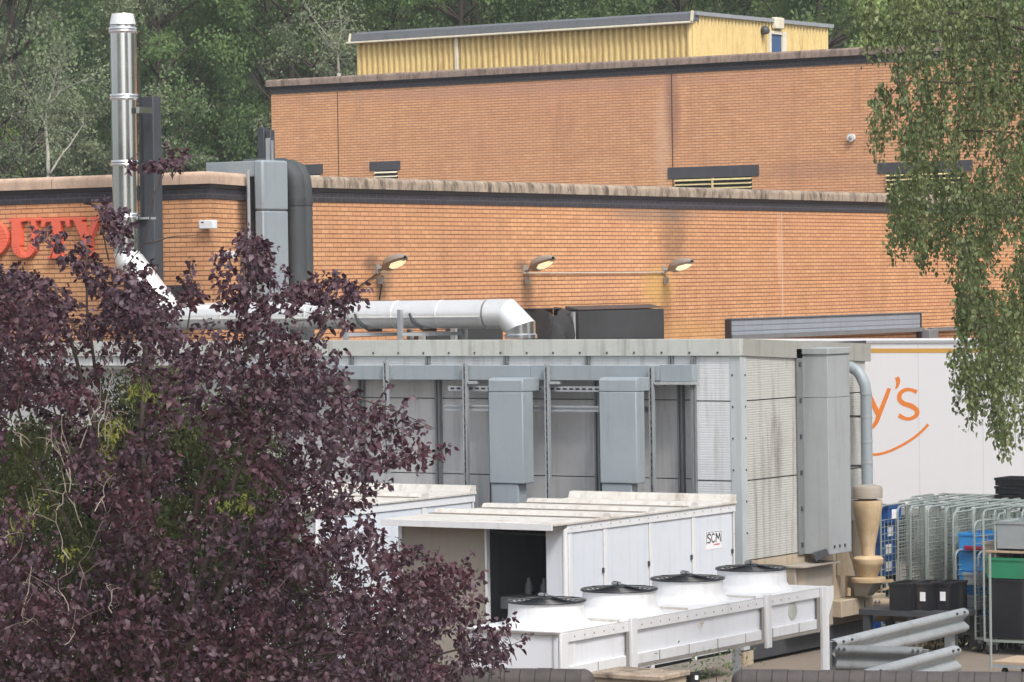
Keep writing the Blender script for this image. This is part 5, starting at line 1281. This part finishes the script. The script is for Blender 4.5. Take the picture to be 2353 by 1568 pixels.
def stem_birch(base, limbs, Y, label, nl, seed):
    global rng
    rng = np.random.default_rng(seed); b = at(*base, Y); g = Vector((b.x, b.y, hill_z(b.x, b.y)-.3))
    T = thing('birch_tree', label, 'tree', tuple(g)); tb = MB(); tb.tube([g, Vector((b.x, b.y, (g.z+b.z)/2)), b], [.10, .085, .07], 8); P = []
    for (pts, r) in limbs:
        w_ = [b if p == base else at(p[0], p[1], Y+rng.uniform(-.4, .4)) for p in pts]; q = []
        for i in range(len(w_)-1): q += curvy(w_[i], w_[i+1], 4, .07)[:-1]
        q.append(Vector(w_[-1])); n = len(q); tb.tube(q, [r*(1-.8*i/(n-1)) for i in range(n)], 6)
        for i in range(n//3, n):
            for _ in range(2):
                e = q[i]+Vector(rng.normal(size=3))*.5+zz*.2; tb.tube([q[i], (q[i]+e)/2+zz*.05, e], [.008, .005, .002], 4, cap=False)
                P.append(np.array(e)[None]+rng.normal(size=(nl, 3))*.22)
    tb.build('trunk', M['bark_pale'], T, sharp=False); leafmesh('crown', np.concatenate(P), .085, .6, greens['silver'], T, droop=.5)
stem_birch((112, 404), [([(112, 404), (106, 300), (110, 242)], .075), ([(110, 242), (122, 205), (130, 165)], .04), ([(110, 242), (140, 210), (205, 180)], .04), ([(106, 300), (88, 262), (72, 230)], .03), ([(115, 400), (160, 335), (192, 286)], .045)], 108.5, 'pale-stemmed birch with two bare leaning stems behind the parapet', 34, 5)
stem_birch((779, 168), [([(779, 168), (777, 130), (772, 105)], .05), ([(772, 105), (750, 80), (712, 30)], .028), ([(775, 110), (786, 70), (780, 20)], .028), ([(777, 130), (755, 105), (735, 95)], .02)], 109, 'thin pale birch just left of the yellow plant room', 26, 6)

# --- purple-leaved tree in front
rng = np.random.default_rng(21)
purple = leaf('leaf_purple', ((.052, .027, .042), (.140, .088, .112), (.098, .034, .048)), .5, .2, .45, 1.5)
pt = thing('purple_tree', 'large purple-leaved plum tree filling the lower left foreground', 'tree', tuple(at(300, 1600, 24.5).xy)+(0,))
main = [(-60, 640), (40, 632), (95, 650), (150, 700), (190, 760), (250, 700), (300, 640), (345, 690), (400, 760), (470, 790), (560, 740), (640, 745), (710, 790), (755, 860), (800, 920), (815, 1010), (870, 1090), (870, 1180), (865, 1260), (955, 1335), (1055, 1405), (980, 1480), (1050, 1560), (1070, 1660), (-60, 1660)]
subs = [  # polygon, cluster count
 ([(50, 560), (115, 530), (170, 575), (240, 600), (340, 640), (390, 720), (330, 770), (230, 700), (150, 610), (75, 560)], 85),
 ([(225, 470), (265, 470), (300, 560), (320, 640), (260, 600), (235, 520)], 30),
 ([(335, 385), (400, 345), (412, 375), (352, 425)], 12),
 ([(285, 370), (300, 365), (312, 400), (296, 400)], 2),
 ([(505, 600), (560, 545), (640, 580), (625, 650), (700, 660), (790, 640), (800, 760), (720, 820), (560, 800), (510, 700)], 120),
 ([(560, 545), (600, 540), (620, 640), (570, 660)], 24),
 ([(425, 600), (455, 590), (460, 700), (410, 720)], 12),
 ([(770, 640), (785, 640), (840, 680), (790, 720)], 14),
 ([(820, 930), (990, 960), (1015, 1080), (900, 1090), (830, 1040)], 46),
 ([(900, 1280), (1085, 1290), (1070, 1350), (1100, 1420), (950, 1400)], 50),
 ([(1050, 1430), (1130, 1440), (1185, 1495), (1150, 1560), (1050, 1540)], 46),
 ([(0, 615), (90, 660), (180, 690), (170, 760), (0, 760)], 50)]
holes = [(690, 1180, 26), (800, 1215, 40), (560, 1300, 20), (850, 1180, 34), (520, 1400, 34), (610, 1460, 22), (60, 1440, 16), (190, 840, 40), (150, 830, 26), (250, 800, 30), (600, 780, 30), (470, 810, 30), (720, 790, 34), (880, 1120, 20), (780, 1110, 30), (830, 1290, 36), (700, 1240, 26), (500, 740, 30), (860, 1440, 26), (330, 1290, 16), (450, 770, 34), (900, 1220, 30), (650, 860, 16), (945, 1310, 24), (880, 1350, 30), (760, 1330, 18)]
cx, cy_, cY = [], [], []
def scatter(poly, n, y0, y1):
    poly = np.array(poly); k = 0; bx0, by0 = poly.min(0); bx1, by1 = poly.max(0)
    while k < n:
        px = rng.uniform(bx0, bx1, n*3); py = rng.uniform(by0, by1, n*3); ok = inpoly(px, py, poly)
        for a, b in zip(px[ok], py[ok]):
            if k >= n: break
            if any((a-h[0])**2+((b-h[1])*1.2)**2 < (h[2])**2 for h in holes): continue
            cx.append(a); cy_.append(b); cY.append(rng.uniform(y0, y1)); k += 1
scatter(main, 3900, 22.6, 26.8)
for po, n in subs: scatter(po, n, 23.4, 25.4)
# green patches where the shrub behind shows: fewer purple sprays there
gpatch = [(290, 915, 60), (100, 1150, 70), (150, 1220, 60), (250, 1010, 34), (480, 1080, 60), (400, 1200, 46), (560, 1150, 50), (60, 1010, 46), (180, 1300, 50), (480, 1290, 36), (20, 1100, 50), (430, 1010, 34), (330, 1340, 26)]
cl = np.array([cx, cy_, cY]).T
keep = np.ones(len(cl), bool)
for (gx, gy, gr) in gpatch: keep &= ~((((cl[:, 0]-gx)**2+(cl[:, 1]-gy)**2) < (gr*1.4)**2) & (rng.uniform(size=len(cl)) < .86))
cl = cl[keep]
ctr = cam_pts(cl[:, 0], cl[:, 1], cl[:, 2])
P = []; Dd = []; tw = MB()
for i, c in enumerate(ctr):
    # every cluster is a twig carrying leaves on both sides
    d = rng.normal(size=3); d[2] = abs(d[2])*.8+.15; d /= np.linalg.norm(d); Lt = rng.uniform(.12, .27) if c[2] < 5-(700-640)*24/FD else rng.uniform(.06, .15); n = int(rng.integers(11, 19))
    t = rng.uniform(0, 1, n)**.8; P.append(c[None]+d[None]*(t*Lt)[:, None]+rng.normal(size=(n, 3))*.016)
    Dd.append(np.repeat((d*.55)[None], n, 0)+rng.normal(size=(n, 3))*.25)
    if i % 3 == 0: tw.tube([Vector(c-d*.06), Vector(c+d*Lt)], [.004, .0015], 3, cap=False)
P = np.concatenate(P); Dd = np.concatenate(Dd)
leafmesh('crown', P, .048, .55, purple, pt, droop=.5, fold=.35, dirs=Dd, szvar=.5)
tw.build('twigs', M['bark_dark'], pt, sharp=False)
tb = MB(); root = Vector(at(300, 1600, 24.5)); root.z = 0
fork = Vector(at(310, 1660, 24.5))
tb.tube(curvy(root, fork, 5, .1), [.13, .12, .11, .10, .09, .085], 10)
for (x, y, Y, r) in ((120, 640, 24.0, .04), (340, 700, 24.3, .045), (560, 620, 24.6, .04), (760, 720, 24.4, .04), (840, 960, 24.2, .04), (1000, 1340, 24.0, .03), (1100, 1480, 23.9, .03), (30, 900, 24.8, .04), (200, 560, 24.2, .03), (500, 1000, 25.2, .04), (700, 1250, 23.4, .03)):
    pts = curvy(fork, at(x, y, Y), 7, .45); tb.tube(pts, [r*(1-.8*i/7) for i in range(8)], 6)
for (xs, ys, x, y) in ((250, 600, 232, 475), (330, 560, 400, 345), (270, 640, 330, 560), (430, 760, 437, 600), (560, 700, 590, 545), (740, 740, 778, 645), (780, 900, 1000, 985), (330, 560, 460, 540), (900, 1350, 1080, 1300), (300, 480, 262, 600), (345, 470, 375, 380)):
    tb.tube(curvy(at(xs, ys, 24.3), at(x, y, 24.3), 6, .06), [.007, .006, .006, .005, .004, .003, .002], 5, cap=False)
tb.build('trunk', M['bark_dark'], pt, sharp=False)

# green shrub growing through and behind it
rng = np.random.default_rng(31)
shr = thing('green_shrub', 'feathery green shrub showing through gaps in the purple tree', 'shrub', tuple(at(250, 1500, 27).xy)+(0,))
gsh = leaf('leaf_shrub', ((.125, .15, .055), (.19, .205, .08), (.055, .08, .04)), .55, .35, .3, 2.0)
px = rng.uniform(-60, 760, 4600); py = rng.uniform(850, 1640, 4600)
top = 930+90*np.sin(px/90)+60*np.sin(px/37+1)+np.where(px > 600, (px-600)*1.6, 0)
ok = py > top; px, py = px[ok], py[ok]; cc_ = cam_pts(px, py, rng.uniform(26.2, 28.6, len(px)))
ex = []
for (gx, gy, gr) in gpatch:
    k = 44; a = rng.uniform(0, 6.28, k); q = gr*np.sqrt(rng.uniform(0, 1, k)); ex.append(cam_pts(gx+q*np.cos(a), gy+q*np.sin(a), rng.uniform(24.3, 26, k)))
cc_ = np.concatenate([cc_]+ex)
P = (cc_[:, None, :]+rng.normal(size=(len(cc_), 22, 3))*.055).reshape(-1, 3)
leafmesh('crown', P, .040, .4, gsh, shr, droop=.6, fold=.2)
yel = leaf('leaf_yellow', ((.22, .25, .05), (.30, .30, .07), (.15, .19, .045)), .55, .35, .3, 2.0)
yy = np.array([(252, 980), (255, 1010), (240, 1040), (262, 1000), (248, 1060), (276, 970), (20, 1230), (35, 1215), (60, 1190), (90, 1150), (245, 1085), (160, 1270), (300, 900), (320, 890), (340, 905), (560, 1150), (570, 1165), (520, 1160)], float)
yc = cam_pts(yy[:, 0], yy[:, 1], rng.uniform(23.2, 24.2, len(yy)))
P = (yc[:, None, :]+rng.normal(size=(len(yc), 34, 3))*.032).reshape(-1, 3); leafmesh('yellow_foliage', P, .036, .35, yel, shr, droop=.7)
tw = MB()
for k in range(24):
    x = rng.uniform(0, 640) if k > 26 else rng.uniform(0, 260); y = rng.uniform(1000, 1500); Y = rng.uniform(22.6, 23.4); a = rng.uniform(-1.9, -.9); L = rng.uniform(40, 190)
    p = at(x, y, Y); q = at(x+L*math.cos(a), y+L*math.sin(a), Y+rng.uniform(-.3, .3)); pts = curvy(p, q, 7, .14); tw.tube(pts, [.0042, .004, .0036, .0032, .0028, .0024, .002, .0014], 4, cap=False)
    for j in (2, 3, 5): 
        e = pts[j]+Vector(rng.normal(size=3))*.09; tw.tube([pts[j], (pts[j]+e)/2+zz*.01, e], [.0025, .002, .001], 3, cap=False)
tw.build('twigs', M['twig'], shr, sharp=False)
MB().tube([tuple(at(250, 1500, 27).xy)+(0,), at(250, 1400, 27)], [.09, .05], 8).build('trunk', M['bark_dark'], shr)

# --- birch hanging in at the right
rng = np.random.default_rng(41)
bt = thing('birch_tree', 'green birch with hanging twigs at the right edge of the foreground', 'tree', tuple(at(2560, 1000, 33).xy)+(0,))
birch = leaf('leaf_birch', ((.15, .20, .075), (.27, .31, .14), (.095, .135, .05)), .5, .32, .35, 1.3)
regs = [([(2035, -60), (2420, -60), (2420, 760), (2300, 800), (2210, 770), (2200, 570), (2120, 560), (2040, 500), (2045, 440), (2085, 330), (2078, 200), (2050, 110)], 780, 31.2, 36.5),
        ([(2195, 560), (2260, 540), (2420, 700), (2420, 860), (2300, 900), (2190, 840)], 120, 31.2, 35),
        ([(2190, 830), (2300, 800), (2420, 850), (2420, 930), (2330, 960), (2300, 1010), (2265, 950), (2200, 880)], 58, 31.2, 34),
        ([(2280, 950), (2340, 940), (2330, 985), (2300, 1005)], 10, 31.5, 33),
        ([(1995, 215), (2080, 185), (2085, 330), (2015, 300)], 16, 31.4, 33),
        ([(2030, 480), (2120, 500), (2130, 560), (2050, 550)], 18, 31.4, 33),
        ([(1960, -40), (2060, -40), (2060, 110), (1990, 90)], 20, 32, 35)]
hol2 = [(2290, 300, 30), (2260, 370, 26), (2290, 600, 36), (2310, 660, 30), (2230, 390, 22), (2275, 640, 30), (2190, 380, 18), (2330, 560, 24), (2310, 520, 24)]
P = []; tw = MB(); Dd = []
for (po, n, y0, y1) in regs:
    cx, cy_, cY = [], [], []
    holes = hol2; scatter(po, n, y0, y1)
    for x, y, Y in zip(cx, cy_, cY):
        p = np.array(at(x, y-12, Y)); L = rng.uniform(.18, .42); drift = rng.normal(size=2)*.05; m_ = int(L/.0085)
        t = np.linspace(0, 1, m_); base = p[None]+np.stack([drift[0]*t, drift[1]*t, -L*t+.06*np.sin(t*3)], 1)
        P.append(base+rng.normal(size=(m_, 3))*.028)
        tw.tube([Vector(p), Vector(base[m_//2]), Vector(base[-1])], [.004, .003, .0015], 3, cap=False)
P = np.concatenate(P); leafmesh('crown', P, .043, .62, birch, bt, droop=1.0, fold=.22)
tb = MB(); f1 = Vector(at(2560, 500, 33.5)); rt = Vector(f1); rt.z = 0
tb.tube(curvy(rt, f1, 6, .2), [.2, .19, .18, .17, .16, .14, .13], 12)
for (x, y, Y) in ((2080, 60, 33), (2180, 30, 32.5), (2060, 190, 32), (2300, -20, 32), (2220, 300, 33), (2300, 480, 33), (2200, 160, 34)):
    pts = curvy(f1 if y > 200 else f1+zz*1.2, at(x, y, Y), 8, .3, -.15); tb.tube(pts, [.035*(1-.85*i/8) for i in range(9)], 6)
    for j in (4, 5, 6, 7, 8):
        q = pts[j]; tb.tube([q, q+Vector(rng.normal(size=3))*.1-zz*.15, q+Vector(rng.normal(size=3))*.12-zz*.45], [.007, .005, .002], 4, cap=False)
tb.tube([f1, f1+zz*2.6], [.13, .08], 10)
tb.tube(curvy(at(2075, 182, 32), at(2000, 260, 32), 6, .05), [.009, .008, .007, .006, .004, .003, .002], 5, cap=False)
tb.build('trunk', M['bark_dark'], bt, sharp=False); tw.build('twigs', M['bark_dark'], bt, sharp=False)

# weeds by the barriers and under the condenser
rng = np.random.default_rng(51)
g = on_z(2090, 1500, .0); P = np.array(g)[None]+rng.normal(size=(500, 3))*np.array([.35, .3, .0])[None]+np.stack([np.zeros(500), np.zeros(500), rng.uniform(0, .2, 500)], 1)
tag(leafmesh('weeds', P, .07, .3, M['grass_dry'], None, droop=-.8), 'dry weeds growing under the bright crash barrier', kind='stuff')
g = at(1640, 1540, 33); P = np.array(g)[None]+rng.normal(size=(200, 3))*np.array([.2, .2, .09])[None]
wd = thing('bush', 'sparse dark weed bush under the condenser near the black pots', 'bush', (g.x, g.y, 0)); leafmesh('foliage', P, .045, .35, greens['mid'], wd, droop=-.5)
MB().tube([(g.x, g.y, 0), (g.x+.03, g.y, g.z)], [.012, .004], 5).build('stem', M['bark_dark'], wd)
for s_, e in (((1640, 1565), (1690, 1500)), ((1630, 1568), (1600, 1510))): pass

# ------------------------------------------------------------------ thin air between here and the hill
hz_m = bpy.data.materials.new('haze'); hz_m.use_nodes = True; t = hz_m.node_tree; t.nodes.clear()
o_ = t.nodes.new('ShaderNodeOutputMaterial'); v_ = t.nodes.new('ShaderNodeVolumePrincipled'); t.links.new(v_.outputs[0], o_.inputs['Volume'])
v_.inputs['Density'].default_value = .0006; v_.inputs['Color'].default_value = (.86, .90, .92, 1); v_.inputs['Anisotropy'].default_value = .2
tag(B((-760, -120, -1.2), (560, 960, 120)).build('haze', hz_m), kind='stuff')
